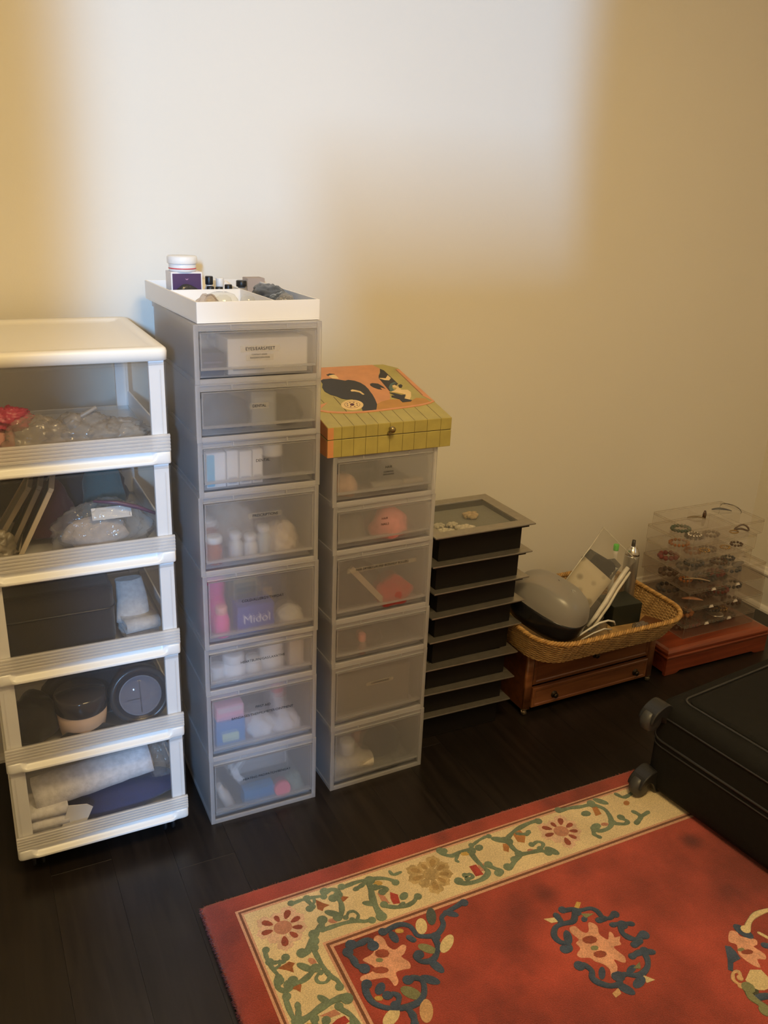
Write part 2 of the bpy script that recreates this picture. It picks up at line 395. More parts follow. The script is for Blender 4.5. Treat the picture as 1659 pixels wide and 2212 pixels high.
BX = [30.2,30.1,30.0,29.9,29.7,29.4]
for (h, lab, ln), dx in zip(LB, BX):
    box_unit(lab, ln, dx, .4+R.uniform(-.15,.15), z, h, 1.6+R.uniform(-.3,.3), gB); BZs.append(z); z += h
TB = z

# ------------------------------------------------------------------ makers for small goods
def carton(label, x, y, z, w_, d_, h_, col, panel=None, rz=0, tilt=0, lettering=None, name='carton', cat='carton', group=None):
    """folded carton: body with tuck flap on top and a printed panel on the front"""
    t = thing(name, label, cat, (x,y,z), rz, group)
    if tilt: t.rotation_euler = (math.radians(tilt),0,math.radians(rz))
    m = pm('card_%02x%02x%02x' % tuple(int(max(0,min(1,c))*255) for c in col), col, .55, bump=.02)
    MB().box((0,0,0),(w_,d_,h_)).build('carton_body', m, t, .08, 2)
    f = MB(); f.box((.1,.1,h_),(w_-.1,d_-.1,h_+.05)); f.box((.25,-.03,h_-min(1.2,h_*.3)),(w_-.25,0,h_)) if not panel else None
    f.build('tuck_flap', m, t)
    if panel:
        for (a,b,c_,e,pc) in panel:
            m2 = pm('card_%02x%02x%02x' % tuple(int(max(0,min(1,c))*255) for c in pc), pc, .5)
            MB().prism(rr(a*w_,b*h_,c_*w_,e*h_,min(.3,(c_-a)*w_*.3,(e-b)*h_*.3),3),0,.03).build('printed_panel', m2, t).rotation_euler = (PI/2,0,0)
    if lettering: text(lettering[0], lettering[1], pm('white_print',(.85,.85,.88),.5), t, (w_*.52,-.04,h_*.5))
    return t
def bottle(label, x, y, z, r, h, col, capcol, capr=None, caph=None, neck=.6, trans=None, tilt=(0,0,0), name='bottle', cat='bottle', group=None, band=None):
    t = thing(name, label, cat, (x,y,z), 0, group, tuple(math.radians(a) for a in tilt))
    caph = caph or h*.22; capr = capr or r*.75; hb = h-caph
    m = trans or pm('bottle_%02x%02x%02x' % tuple(int(max(0,min(1,c))*255) for c in col), col, .3)
    MB().lathe([(r*.85,0),(r,.15),(r,hb*.72),(r*.9,hb*.82),(r*neck,hb*.92),(r*neck,hb)],20).build('bottle_body', m, t)
    mc = pm('cap_%02x%02x%02x' % tuple(int(max(0,min(1,c))*255) for c in capcol), capcol, .4)
    MB().lathe([(capr*.96,hb-.05),(capr,hb+.1),(capr,h-.15),(capr*.9,h)],20).build('cap', mc, t)
    if band:
        MB().lathe([(r+.01,hb*band[0]),(r+.03,hb*band[0]),(r+.03,hb*band[1]),(r+.01,hb*band[1])],20).build('paper_label', pm('band_%02x%02x%02x' % tuple(int(c*255) for c in band[2]), band[2], .5), t)
    return t
def blob(label, name, cat, x, y, z, sx, sy, sz, mat, seed=0, amp=.25, freq=1.6, rz=0, nu=30, nv=18, group=None, flat=True, sharp=False, parent=None):
    """soft crumpled shape: ellipsoid pushed about by noise, sitting on its base"""
    mb = MB(); rings = []
    if sharp: nu, nv = 54, 34
    for j in range(nv+1):
        ph = -PI/2 + PI*j/nv; ring = []
        for i in range(nu):
            th = 2*PI*i/nu
            p = Vector((math.cos(ph)*math.cos(th), math.cos(ph)*math.sin(th), math.sin(ph)))
            n = noise.noise(p*freq + Vector((seed*7.3, seed*3.1, seed)))
            if sharp:
                o3 = Vector((seed*1.7, seed*5.1, seed*.3)); n = .55*n + (.5-abs(noise.noise(p*freq*1.7+o3))*1.7)*.55 + (.3-abs(noise.noise(p*freq*4.1+o3)))*.34
            q = p*(1+amp*n)
            zz = q.z*sz
            if flat: zz = max(zz, -sz*.55)
            ring.append((q.x*sx, q.y*sy, zz + (sz*.55 if flat else 0)))
        rings.append(ring)
    mb.loft(rings, False, True)
    o = mb.build(name, mat, parent); o.location = Vector((x,y,z))*S; o.rotation_euler = (0,0,math.radians(rz))
    if parent is None: tag(o, label, cat, group)
    return o
def cloth(label, name, x, y, z, w_, d_, layers, thick, mat, rz=0, cat='cloth', group=None, seed=1):
    """folded cloth: one sheet folded back and forth, wavy, with rounded folds"""
    prof = []; n = 10
    for k in range(layers):
        zz = (k+.5)*thick*1.25
        xs = [i/n for i in range(n+1)]
        if k % 2: xs = xs[::-1]
        for u in xs: prof.append((u*d_, zz + .25*thick*noise.noise(Vector((u*3,k*1.7,seed)))))
        if k < layers-1:
            yy = prof[-1][0]
            for a in (-.5,0,.5): prof.append((yy + (1 if k%2==0 else -1)*thick*.6*math.cos(a*1.2), zz+thick*1.25*(.5+a*.7)))
    mb = MB(); rings = []
    top = []; 
    for i, (yy, zz) in enumerate(prof):
        a = prof[max(0,i-1)]; b = prof[min(len(prof)-1,i+1)]
        t = Vector((0,b[0]-a[0],b[1]-a[1])); t = t.normalized() if t.length else Vector((0,1,0))
        nn = Vector((0,-t.z,t.y))*thick*.48; wob = .2*noise.noise(Vector((i*.31,seed,2)))
        rings.append([(-w_/2+wob, yy-nn.y, zz-nn.z),(w_/2+wob,yy-nn.y,zz-nn.z),(w_/2+wob,yy+nn.y,zz+nn.z),(-w_/2+wob,yy+nn.y,zz+nn.z)])
    mb.loft(rings, True, True)
    o = mb.build(name, mat); o.location = Vector((x,y,z))*S; o.rotation_euler = (0,0,math.radians(rz))
    return tag(o, label, cat, group)
def fab(name, c, var=.12): return pm(name, c, .9, var=var, vscale=(90,90,90), bump=.4, bscale=350, sheen=.2)

# ------------------------------------------------------------------ what lies in the left tower
za = [z_+1.32 for z_ in AZ]
b8,b7,b6,b5,b4,b3,b2,b1 = za     # b1 = topmost
# EYES/EARS/FEET
carton('small navy carton at the left in the EYES/EARS/FEET drawer', 1.9,2.0,b1,4.6,6,4.4,(.012,.015,.035),[(.1,.55,.9,.62,(.10,.10,.16)),(.25,.2,.7,.45,(.07,.05,.08))])
bottle('white pill bottle behind the navy carton in the EYES/EARS/FEET drawer', 3.8,11.5,b1,1.9,7.6,(.75,.75,.72),(.45,.45,.44))
carton('large white carton filling the right of the EYES/EARS/FEET drawer', 7.2,2.1,b1,16.6,9,6.9,(.84,.80,.74),[(.06,.1,.45,.16,(.45,.46,.47))])
carton('grey striped carton behind the white carton, EYES/EARS/FEET drawer', 5.8,12.0,b1,6.5,4,8.2,(.60,.60,.58),[(.05,.65,.95,.78,(.25,.27,.30)),(.05,.3,.95,.42,(.3,.31,.33))])
# DENTAL (upper)
blob('dark blue grey pouch in the upper DENTAL drawer', 'pouch', 'pouch', 7.2,6.5,b2,5.6,4,4.2, fab('slate_blue_cloth',(.035,.048,.062)), 3)
carton('pale grey carton in the middle of the upper DENTAL drawer', 12.2,3.2,b2,5.2,5,7.4,(.30,.32,.34),[(.1,.7,.9,.85,(.4,.42,.44))])
blob('dark grey pouch at the right in the upper DENTAL drawer', 'pouch', 'pouch', 20.6,7.5,b2,3.6,5,3.6, fab('dark_grey_cloth',(.035,.036,.038)), 5)
# DENTAL (lower)
carton('white packet with a blue stripe at the left of the lower DENTAL drawer', 2.2,2.0,b3,4.0,8,7.2,(.84,.84,.86),[(.02,.03,.42,.97,(.12,.42,.62))])
for k, (x_, w2, h2) in enumerate(((6.4,2.5,7.4),(9.1,2.6,7.1),(11.9,2.2,7.2))):
    carton(['white packet beside the blue-striped packet, lower DENTAL drawer','white packet in the middle of its row, lower DENTAL drawer','white packet at the right of its row, lower DENTAL drawer'][k], x_,2.0+.1*k,b3,w2,8,h2,(.80,.79,.78),[(.1,.06,.9,.25,(.45,.45,.5))], group='white packets in the lower DENTAL drawer')
bottle('dark bottle with a white cap at the right of the lower DENTAL drawer', 17.0,4.8,b3,2.3,7.7,(.03,.035,.045),(.72,.73,.74),2.2,2.6,.9)
# PRESCRIPTIONS
M_amber = clearp('amber_pill_plastic', (.85,.28,.09), .35, (.75,.22,.07), .2)
for k, (x_, y_, h_) in enumerate(((3.6,3.6,6.2),(3.9,8.6,8.2))):
    bottle(['orange pill bottle at the front left of the PRESCRIPTIONS drawer','orange pill bottle behind the front one in the PRESCRIPTIONS drawer'][k], x_,y_,b4,1.8,h_,(.6,.2,.07),(.8,.8,.8),1.8,1.3,.9,trans=M_amber, group='orange pill bottles')
for k, (x_, y_, h_, c_) in enumerate(((8.6,4.5,6.0,(.72,.71,.69)),(11.8,4.2,5.3,(.74,.72,.70)),(15.0,5.0,6.6,(.62,.66,.68)))):
    bottle(['white pill bottle at the left of its row, PRESCRIPTIONS drawer','shortest white pill bottle in the PRESCRIPTIONS drawer','bluish white pill bottle in the PRESCRIPTIONS drawer'][k], x_,y_,b4,1.5,h_,c_,(.82,.82,.82),1.3,1.2)
blob('creased beige paper bag at the back of the PRESCRIPTIONS drawer', 'paper_bag', 'bag', 10.5,15,b4,6.2,5,6.4, pm('beige_paper',(.52,.42,.32),.8,var=.1), 8, .35, 2.2, sharp=True)
blob('cream paper bag at the right in the PRESCRIPTIONS drawer', 'paper_bag', 'bag', 19.3,6.5,b4,3.6,4,4.0, pm('cream_paper',(.68,.58,.46),.8,var=.1), 9, .35, 2.2, sharp=True)
# COLD/ALLERGY/THROAT
bottle('tall magenta bottle at the back left of the COLD/ALLERGY/THROAT drawer', 4.2,6.6,b5,2.3,13.4,(.68,.03,.22),(.70,.04,.24),2.2,4.2,.9)
bottle('pink bottle with a peach cap in the COLD/ALLERGY/THROAT drawer', 4.7,3.2,b5,1.75,7.2,(.86,.10,.26),(.85,.38,.30),1.3,1.7,.8)
carton('blue carton lettered in white in the COLD/ALLERGY/THROAT drawer', 8.0,2.0,b5,8.4,4,6.6,(.075,.10,.38),[(.06,.08,.94,.16,(.2,.08,.2))], 0, 0, ('Midol',2.8))
carton('yellow and green carton at the back of the COLD/ALLERGY/THROAT drawer', 9.5,10,b5,5.6,4,12.2,(.42,.36,.16),[(.05,.35,.95,.7,(.05,.10,.08))])
carton('dark grey carton at the back right of the COLD/ALLERGY/THROAT drawer', 15.4,9,b5,6.5,5,11.6,(.06,.063,.07),[(.1,.1,.45,.6,(.40,.27,.10))])
blob('white crumpled tissue packet, right of the blue carton', 'tissue_packet', 'packet', 20.6,4.2,b5,3.2,2.4,2.6, pm('tissue_white',(.62,.60,.56),.8), 4, .3, 2, sharp=True)
# HEARTBURN/GAS/LAXATIVE
bottle('round white bottle left of centre in the HEARTBURN/GAS/LAXATIVE drawer', 7.4,4.2,b6,2.7,6.2,(.86,.86,.88),(.86,.86,.88),2.4,2.2,.9)
bottle('low white jar at the left end of the HEARTBURN/GAS/LAXATIVE drawer', 3.5,4.0,b6,1.7,4.0,(.72,.73,.75),(.75,.75,.78),1.7,1.2,.95)
bottle('big white bottle right of centre in the HEARTBURN/GAS/LAXATIVE drawer', 16.4,5.0,b6,3.0,8.0,(.84,.84,.83),(.84,.84,.84),2.8,2.4,.95)
bottle('cream bottle between the two white bottles, HEARTBURN/GAS/LAXATIVE drawer', 11.9,3.9,b6,2.0,4.6,(.74,.70,.66),(.78,.76,.72),1.7,1.3,.9)
carton('beige carton at the right of the HEARTBURN/GAS/LAXATIVE drawer', 20.4,3,b6,3.4,5,8.0,(.62,.54,.44))
blob('navy pouch at the back of the HEARTBURN/GAS/LAXATIVE drawer','pouch','pouch',14,13,b6,4.5,4,4.4, fab('navy_cloth',(.02,.022,.045)), 11)
# FIRST AID
carton('blue bandage carton with a pale oval in the FIRST AID drawer', 2.4,2.1,b7,6.8,6,7.4,(.05,.23,.52),[(.2,.25,.78,.55,(.55,.68,.52))])
carton('pink carton lying on the blue bandage carton in the FIRST AID drawer', 2.6,2.3,b7+7.5,6.4,6,3.6,(.80,.38,.48),[(.05,.55,.95,.9,(.72,.55,.60))])
blob('white cotton roll bag, right of the blue bandage carton','cotton_bag','bag',13.8,5.0,b7,3.6,3,3.6, pm('cotton_white',(.74,.73,.75),.9,var=.06,bump=.4), 6, .35, 2.4)
blob('crumpled white gauze packet at the right of the FIRST AID drawer','gauze_packet','packet',19.6,4.6,b7,3.4,3,3.4, pm('gauze_white',(.70,.67,.68),.9,var=.06,bump=.4), 7, .35, 2.4)
bottle('pink capped tube standing at the back of the FIRST AID drawer', 19.3,9,b7,1.7,11.6,(.72,.62,.60),(.78,.16,.16),1.6,3.4,.95)
bottle('dull mauve bottle in the middle of the FIRST AID drawer', 10.6,5.2,b7,1.6,5.6,(.36,.26,.28),(.62,.5,.5),1.3,1.4)
# HEATING PAD
padm = fab('heating_pad_fleece', (.34,.34,.35)); pad = thing('heating_pad','grey rolled heating pad with pale edges in the bottom drawer','heating pad',(13.4,10.8,b8+8.4),0)
mb = MB(); prof = []
for i in range(46):
    a = i/45*PI*3.1; r_ = 1.2+a*.34; prof.append((r_*math.cos(a)*1.25, r_*math.sin(a)*.92))
for x_ in (-6.6,): pass
rg = []
for i, (a, b) in enumerate(prof):
    t_ = Vector(prof[min(45,i+1)])-Vector(prof[max(0,i-1)]); n_ = Vector((-t_.y,t_.x)).normalized()*.28
    rg.append([(-6.6,a+n_.x,b+n_.y),(6.6,a+n_.x,b+n_.y),(6.6,a-n_.x,b-n_.y),(-6.6,a-n_.x,b-n_.y)])
mb.loft(rg, True, True); mb.M = Matrix.Translation((0,0,0)); mb.build('pad_roll', padm, pad)
pb = MB(); pb.tube([(-6.7,a,b) for a,b in prof], .34, 6); pb.tube([(6.7,a,b) for a,b in prof], .34, 6); pb.build('pale_edging', pm('pale_edging_cloth',(.72,.71,.68),.9), pad)
st = MB(); st.loft([[(-6.9+dx,-6.3-abs(dz)*.03,dz),( -5.4+dx,-6.4,dz+.5),(-5.4+dx,-6.2,dz+.5),(-6.9+dx,-6.1,dz)] for dx, dz in ((2.4,4.2),(1.2,2.2),(-.2,.4),(.4,-1.6),(1.6,-3.0))], True, False); st.build('white_strap', pm('strap_white',(.85,.87,.9),.6), pad)
carton('low blue carton below the heating pad', 8.6,1.9,b8,7.6,3,4.0,(.06,.24,.50),[(.1,.15,.5,.5,(.10,.30,.58))])
bottle('round red balm tin beside the low blue carton', 18.0,2.1,b8+2.5,2.0,1.2,(.75,.10,.16),(.8,.18,.22),2.05,.6,.98,tilt=(80,0,0),name='balm_tin',cat='tin')
bottle('beige ointment tube leaning at the left of the bottom drawer', 5.6,3.4,b8+.3,1.3,7.2,(.70,.62,.56),(.72,.66,.62),.9,1.4,.6,tilt=(0,-24,0),name='ointment_tube',cat='tube')
blob('grey green packet right of the red balm tin','packet','packet',21.6,4.0,b8,2.4,2.4,2.8, pm('grey_green_film',(.26,.31,.27),.6,var=.2), 12, .3, 2, sharp=True)

# ------------------------------------------------------------------ what lies in the right tower
zb = [z_+1.32 for z_ in BZs]
r6,r5,r4,r3,r2,r1 = zb
BO = 30.0
blob('peach sponge bag at the left of the top HAIR drawer','sponge_bag','bag',BO+4.2,4.6,r1,2.7,2.4,3.2, fab('peach_cloth',(.56,.36,.26)), 21)
carton('dark grey comb case at the back of the top HAIR drawer', BO+5,9,r1,9,4,8.2,(.07,.075,.08),[(.1,.4,.9,.5,(.16,.16,.17))], name='comb_case', cat='case')
bottle('long grey hair brush lying across the top HAIR drawer', BO+10,3.6,r1+1.4,1.1,13,(.30,.27,.24),(.38,.33,.28),.8,5,.6,tilt=(0,88,0),name='hair_brush',cat='brush')
blob('pink towelling bonnet in the HAIR NAILS drawer','towelling_bonnet','bonnet',BO+15.6,5.2,r2,4.6,3.6,4.4, fab('pink_towelling',(.78,.30,.30)), 22)
blob('grey pouch at the left of the HAIR NAILS drawer','pouch','pouch',BO+6.4,6.5,r2,4.2,3.5,4.0, fab('warm_grey_cloth',(.17,.145,.13)), 23)
blob('dark brown bag behind the HAIR DRYER/CURLING IRON wording','dryer_bag','bag',BO+8.2,7.5,r3,6.6,4.5,7.2, fab('dark_brown_cloth',(.045,.036,.034)), 24)
blob('red cloth bundle at the right of the HAIR DRYER/CURLING IRON drawer','cloth_bundle','cloth',BO+17.2,4.6,r3,5.0,3.2,4.0, fab('red_cloth',(.42,.035,.028)), 25)
mb = MB(); mb.box((-.7,-.2,-6.4),(.7,.2,6.4)); o = mb.build('beige_strap', pm('beige_webbing',(.42,.34,.26),.9,bump=.3), None, .12); o.location = Vector((BO+9.4,2.35,r3+6.6))*S; o.rotation_euler = (0,-.72,0)
tag(o,'beige strap slanting across the HAIR DRYER/CURLING IRON drawer','strap')
blob('dark grey pouch in the shallow box without wording','pouch','pouch',BO+9,6.5,r4,6.5,4,3.7, fab('charcoal_cloth',(.075,.066,.062)), 26)
bottle('small pink capped bottle in the shallow box without wording', BO+8.6,2.6,r4,1.0,5.4,(.30,.22,.20),(.75,.30,.26),.9,1.8)
carton('plain grey file carton filling the CONDITIONERS drawer', BO+2.2,3.6,r5,20.5,12,11.6,(.17,.155,.145),[(.02,.03,.98,.1,(.24,.22,.20))])
blob('navy bag at the upper right of the bottom right drawer','bag','bag',BO+15.8,6.0,r6+2.6,5.8,3.6,5.6, fab('navy_bag_cloth',(.018,.026,.045)), 27)
cloth('beige folded towel in the bottom right drawer','folded_towel',BO+7.0,2.4,r6+.2,10.5,6,3,1.5,fab('beige_towelling',(.60,.54,.44)),-6,seed=4)
bottle('white jar on the beige folded towel', BO+6.2,4.2,r6+6.2,1.9,3.6,(.70,.68,.66),(.8,.78,.76),1.9,1.2,.95,name='jar',cat='jar')
blob('clear crumpled bag at the lower right of the bottom right drawer','plastic_bag','bag',BO+16.5,3.8,r6,5.4,2.4,1.7, pm('grey_film',(.22,.22,.22),.4), 28, .35, 2.2, sharp=True)
carton('salmon carton beside the white jar in the bottom right drawer', BO+9.2,6.4,r6+6.2,3.2,3,4.2,(.55,.30,.24),[(.1,.2,.9,.6,(.6,.36,.3))], 18)

# ------------------------------------------------------------------ what lies in the cart
cz = [z_+3.05 for z_ in BZ]; k5,k4,k3,k2,k1 = cz
M_film = clearp('clear_bag_film', (.93,.93,.93), .10, (.75,.75,.75), .1, 1.0, bump=.7, bscale=50)
blob('pink crumpled plastic bow in the top drawer of the cart','plastic_bow','bow',-33.4,6,k1+6.3,3.8,2.4,2.1, pm('pink_film',(.45,.03,.085),.4), 31, .55, 2.6, rz=15, flat=False, sharp=True)
blob('peach wrapped bundle under the pink plastic bow','wrapped_bundle','bundle',-37.0,7,k1,4.4,4,4.6, pm('peach_film',(.55,.26,.22),.5,var=.2), 32, .3, 2)
for k, (x_, y_, a, b, c_) in enumerate(((-29,5,6.0,4,4.2),(-20.5,6.5,6.8,5,3.8),(-13.5,7,5.5,4.5,2.9))):
    blob(['clear crumpled bag below the pink bow','clear crumpled bag in the middle of the top cart drawer','clear crumpled bag at the right of the top cart drawer'][k],'plastic_bag','bag',x_,y_,k1,a,b,c_,clearp('milky_film',(.88,.86,.83),.24,(.60,.53,.44),.12,1.0,bump=.5,bscale=40), 33+k, .4, 2.6, sharp=True)
bottle('grey lidded spoon-shaped scoop lying on the clear bags in the cart', -23.5,5.0,k1+4.6,1.3,6.5,(.25,.22,.18),(.28,.25,.21),.4,3.4,.4,tilt=(0,62,0),name='scoop',cat='scoop')
# second drawer: leaning frames, zip bag
for k, (x_, a) in enumerate(((-31.2,27),(-33.0,27),(-36.0,32))):
    t = thing('picture_frame',['outermost slim frame leaning in the second cart drawer','slim frame leaning in the middle of its row, second cart drawer','innermost slim frame leaning behind the others, second cart drawer'][k],'frame',(x_-3.8,3.2+k*2.2,k2+.1),0,'slim frames in the second cart drawer',(0,math.radians(a),math.radians(-8)))
    m = MB(); 
    for (p,q) in (((0,0,0),(.9,13,.9)),((0,0,15.2),(.9,13,16.1)),((0,0,.9),(.9,.9,15.2)),((0,12.1,.9),(.9,13,15.2))): m.box(p,q)
    m.build('frame_rim', pm('frame_wood_%d'%k,((.55,.46,.33),(.20,.16,.12),(.30,.24,.17))[k],.5), t, .1)
    MB().box((.3,.9,.9),(.5,12.1,15.2)).build('backing', pm('frame_back',(.10,.09,.075),.8), t)
blob('clear bag of tangled cord at the left of the second cart drawer','cord_bag','bag',-38.2,5,k2,3.2,4,3.8, pm('cord_film',(.20,.17,.12),.35,var=.4), 38, .5, 3, sharp=True)
zb_ = thing('zip_bag','clear zip bag with a purple seal in the second cart drawer','bag',(-18.5,5.0,k2+.1),0)
blob('', 'bag_film', '', 0,0,0, 9.4,4,6.0, M_film, 39, .3, 2.2, parent=zb_, sharp=True)
mb = MB(); mb.tube([(-1.5,-1.5,10.2),(3,-2.2,9.6),(7,-2.4,8.2),(10.2,-2.6,6.6)], [.25,.45,.45,.3], 6); mb.build('purple_seal', pm('purple_plastic',(.085,.03,.075),.4), zb_)
blob('beige knitted glove in the zip bag with the purple seal','glove','glove',-20.0,5.0,k2+1.0,6.2,2.4,3.6, fab('beige_knit',(.42,.35,.29)), 40, .3, 1.8)
carton('pale card in the zip bag with the purple seal', -20.5,2.6,k2+6.6,7.6,.3,2.4,(.60,.58,.55),None,0,-28,name='card',cat='card')
blob('dark cloth heap at the back of the second cart drawer','cloth_heap','cloth',-24,27.5,k2,14,8.5,8.2, fab('dark_slate_cloth',(.028,.028,.033)), 41, .25, 1.8)
blob('maroon scarf peeping at the back of the second cart drawer','scarf','scarf',-27.5,15,k2+.1,5,3,8.4, fab('maroon_cloth',(.10,.03,.04)), 42)
blob('teal scarf peeping at the back of the second cart drawer','scarf','scarf',-16,16.5,k2+.1,4.5,2.5,9.0, fab('teal_cloth',(.03,.09,.10)), 43)
# third drawer: black case, grey gloves
t = thing('black_case','big black soft case filling the left of the third cart drawer','case',(-40.0,2.2,k3),0)
MB().prism(rr(0,0,22.5,25,2.0,5),0,13.6).build('case_body', fab('black_nylon',(.012,.011,.012)), t, 1.4, 4)
mb = MB(); mb.tube([(x,y,8.6) for x,y in rr(-.05,-.05,22.55,25.05,2.0,5)], .22, 6, True); mb.build('zip_line', M_black, t)
gm = fab('grey_jersey',(.44,.42,.41))
cloth('pale grey folded gloves in the third cart drawer','folded_gloves',-12.2,3.2,k3+.1,7.0,6,3,1.25,gm,8,'gloves',seed=7)
o = MB(); rings=[]
for i in range(9):
    u = i/8; rings.append([(math.cos(a)*(3.6-.8*u)+.4*math.sin(u*3), 1.4*math.sin(a)+u*3.0, 3.2+u*8.2+.3*noise.noise(Vector((a,u*3,1)))) for a in [2*PI*k/14 for k in range(14)]])
o.loft(rings, True, True); o = o.build('sock', gm); o.location = Vector((-13.6,6.2,k3))*S; tag(o,'grey sock standing behind the folded gloves','sock')
# fourth drawer: round pots
t = thing('round_pot','round tan pot with a dark lid in the fourth cart drawer','pot',(-25.6,5.4,k4),0)
MB().lathe([(4.0,0),(4.5,.3),(5.0,3.0),(5.2,5.6),(4.9,5.6)],36).build('pot_body', pm('tan_leather',(.52,.36,.24),.6,var=.08), t)
MB().lathe([(5.2,5.6),(5.35,5.8),(5.35,9.0),(5.0,9.5),(.2,9.7)],36).build('pot_lid', pm('smoke_lid',(.035,.03,.03),.12), t)
t = thing('round_tin','round dark tin with a clear window, on edge in the fourth cart drawer','tin',(-13.6,3.4,k4+6.6),0,None,(math.radians(78),0,math.radians(0)))
MB().lathe([(5.6,-3.2),(6.3,-3.0),(6.4,-.2),(6.2,.2),(5.4,.3),(5.3,0),(.1,-.2)],44).build('tin_body', pm('dark_tin',(.03,.03,.035),.3), t)
MB().lathe([(5.2,.12),(5.2,.25),(.1,.28)],44).build('window', clearp('tin_window',(.85,.85,.88),.02,(.5,.5,.55),.08,.7), t)
mb = MB(); mb.lathe([(4.2,.0),(4.5,.1),(4.5,.18),(4.2,.1)],40); mb.box((-.12,-3.8,.0),(.12,3.6,.1)); mb.box((-2.8,-.8,.0),(.2,-.55,.1)); mb.build('dial', pm('tin_dial',(.26,.26,.28),.4), t)
blob('black cloth bundle left of the round tan pot','cloth_bundle','cloth',-35.5,7,k4,5.2,5,6.4, fab('black_cloth',(.014,.013,.013)), 44)
blob('black pouch in front of the round tan pot','pouch','pouch',-24.8,1.9,k4,5.6,1.7,1.8, fab('black_velvet',(.018,.017,.018)), 45, .15)
blob('black sack behind the round tin','sack','sack',-20,16,k4,13,8,6.8, fab('black_sacking',(.013,.013,.016)), 46, .2)
# bottom drawer: towels
tm = fab('white_towelling',(.74,.73,.76)); 
t = thing('towel_roll','white rolled towel in the bottom cart drawer','towel',(-24.5,5.6,k5+9.6),0,None,(0,math.radians(-8),0))
mb = MB(); rings = []
for i in range(15):
    u = -12.4+i*24.8/14; rings.append([(u+.2*noise.noise(Vector((a,u,4))), 3.6*math.cos(a)*(1+.08*noise.noise(Vector((a*1.3,u*.3,1)))), 3.8*math.sin(a)*(1+.10*noise.noise(Vector((a,u*.35,9))))) for a in [2*PI*k/20 for k in range(20)]])
mb.loft(rings, True, True); mb.build('towel_body', tm, t)
mb = MB(); mb.tube([(12.5,(.5+a*.42)*math.cos(a),(.5+a*.42)*math.sin(a)) for a in [k*.35 for k in range(21)]], .3, 6); mb.build('rolled_edge', tm, t)
blob('navy blue folded jersey below the white towel roll','jersey','jersey',-18.5,7.5,k5,13.0,5.6,3.4, fab('navy_jersey',(.022,.028,.10)), 47, .16, 1.6)
cloth('white cloth folded at the left of the bottom cart drawer','folded_cloth',-35.3,2.0,k5+.1,9.5,6,5,1.1,tm,0,seed=9)
t = thing('paper_tag','white paper tag standing in front of the folded cloth','tag',(-32.6,1.4,k5+.1),0,None,(math.radians(6),math.radians(14),0))
MB().prism([(0,0),(4.6,0),(5.6,6.4),(4.2,7.2),(0.4,7.0)],-.08,.08).build('tag_card', pm('tag_paper',(.78,.76,.72),.7), t).rotation_euler = (PI/2,0,0)
blob('clear plastic bag at the upper right of the bottom cart drawer','plastic_bag','bag',-10.0,6,k5+6.4,3.0,3,5.4, M_film, 48, .45, 2.4, sharp=True)

# ------------------------------------------------------------------ white divided tray on the left tower
tray = thing('divided_tray','open white divided tray on top of the left tower','tray',(1.15,1.3,TA),2.3)
TW, TD, TH = 25.4, 39.2, 4.0
mb = MB(); mb.box((0,0,0),(TW,TD,.3)); mb.box((0,0,.3),(TW,.4,TH)); mb.box((0,TD-.4,.3),(TW,TD,TH)); mb.box((0,.4,.3),(.4,TD-.4,TH)); mb.box((TW-.4,.4,.3),(TW,TD-.4,TH))
M_tray = pm('tray_white', (.86,.84,.80), .38, bump=.02)
mb.build('tray_body', M_tray, tray, .06, 2)
MB().box((15.9,.4,.3),(16.2,TD-.4,TH-.12)).build('divider', M_tray, tray)
MB().box((.4,20.6,.3),(15.9,20.9,TH-.12)).build('divider', M_tray, tray)
zt = TA+.32
t = thing('purple_carton','purple white-edged carton standing in the tray under the white jar','carton',(1.9,24.5,zt),1)
MB().box((0,0,0),(6.7,4.6,6.9)).build('carton_body', pm('carton_white',(.82,.80,.80),.5), t, .08)
M_pur = pm('carton_purple',(.075,.035,.105),.45)
MB().box((.3,-.03,.2),(6.4,0,6.6)).build('printed_panel', M_pur, t); MB().box((6.7,.35,.2),(6.73,4.4,6.5)).build('printed_panel', pm('carton_plum',(.11,.05,.09),.45), t)
mb = MB(); mb.prism([(3.0,5.6),(3.2,5.3),(3.5,5.3),(3.7,5.6),(3.35,5.45)],0,.03); o = mb.build('printed_crown', pm('carton_mark',(.45,.25,.4),.5), t); o.rotation_euler=(PI/2,0,0); o.location=(0,-.03*S,0)
t = thing('cream_jar','low white jar with a red ring standing on the purple carton','jar',(4.9,26.7,zt+6.92),0)
MB().lathe([(2.7,0),(2.85,.15),(2.85,1.5),(2.7,1.75)],36).build('jar_body', pm('jar_white',(.80,.82,.85),.2), t)
MB().lathe([(3.05,1.6),(3.15,1.75),(3.15,2.95),(3.0,3.15),(.2,3.2)],36).build('lid', pm('jar_lid',(.85,.86,.86),.3), t)
MB().lathe([(2.87,.55),(2.9,.55),(2.9,.75),(2.87,.75)],36).build('red_ring', pm('jar_red',(.65,.02,.03),.4), t)
blob('dark grey clear sachet leaning on the purple carton in the tray','sachet','sachet',5.0,23.35,zt,2.8,.7,2.9,clearp('smoke_sachet_film',(.45,.44,.43),.35,(.11,.11,.105),.15,.8,bump=.3),51,.14,1.6)
def small(lab, x, y, h, col, capcol, r=.8, cap=1.7): bottle(lab, x, y, zt, r, h, col, capcol, r*.85, cap, .7)
small('tall vial with a black cap beside the purple carton', 11.0,28.2,5.7,(.62,.58,.55),(.012,.012,.014),1.0,1.7)
small('white capped vial right of the tall black-capped vial', 13.2,27.6,5.4,(.80,.80,.78),(.82,.83,.83),1.0,1.8)
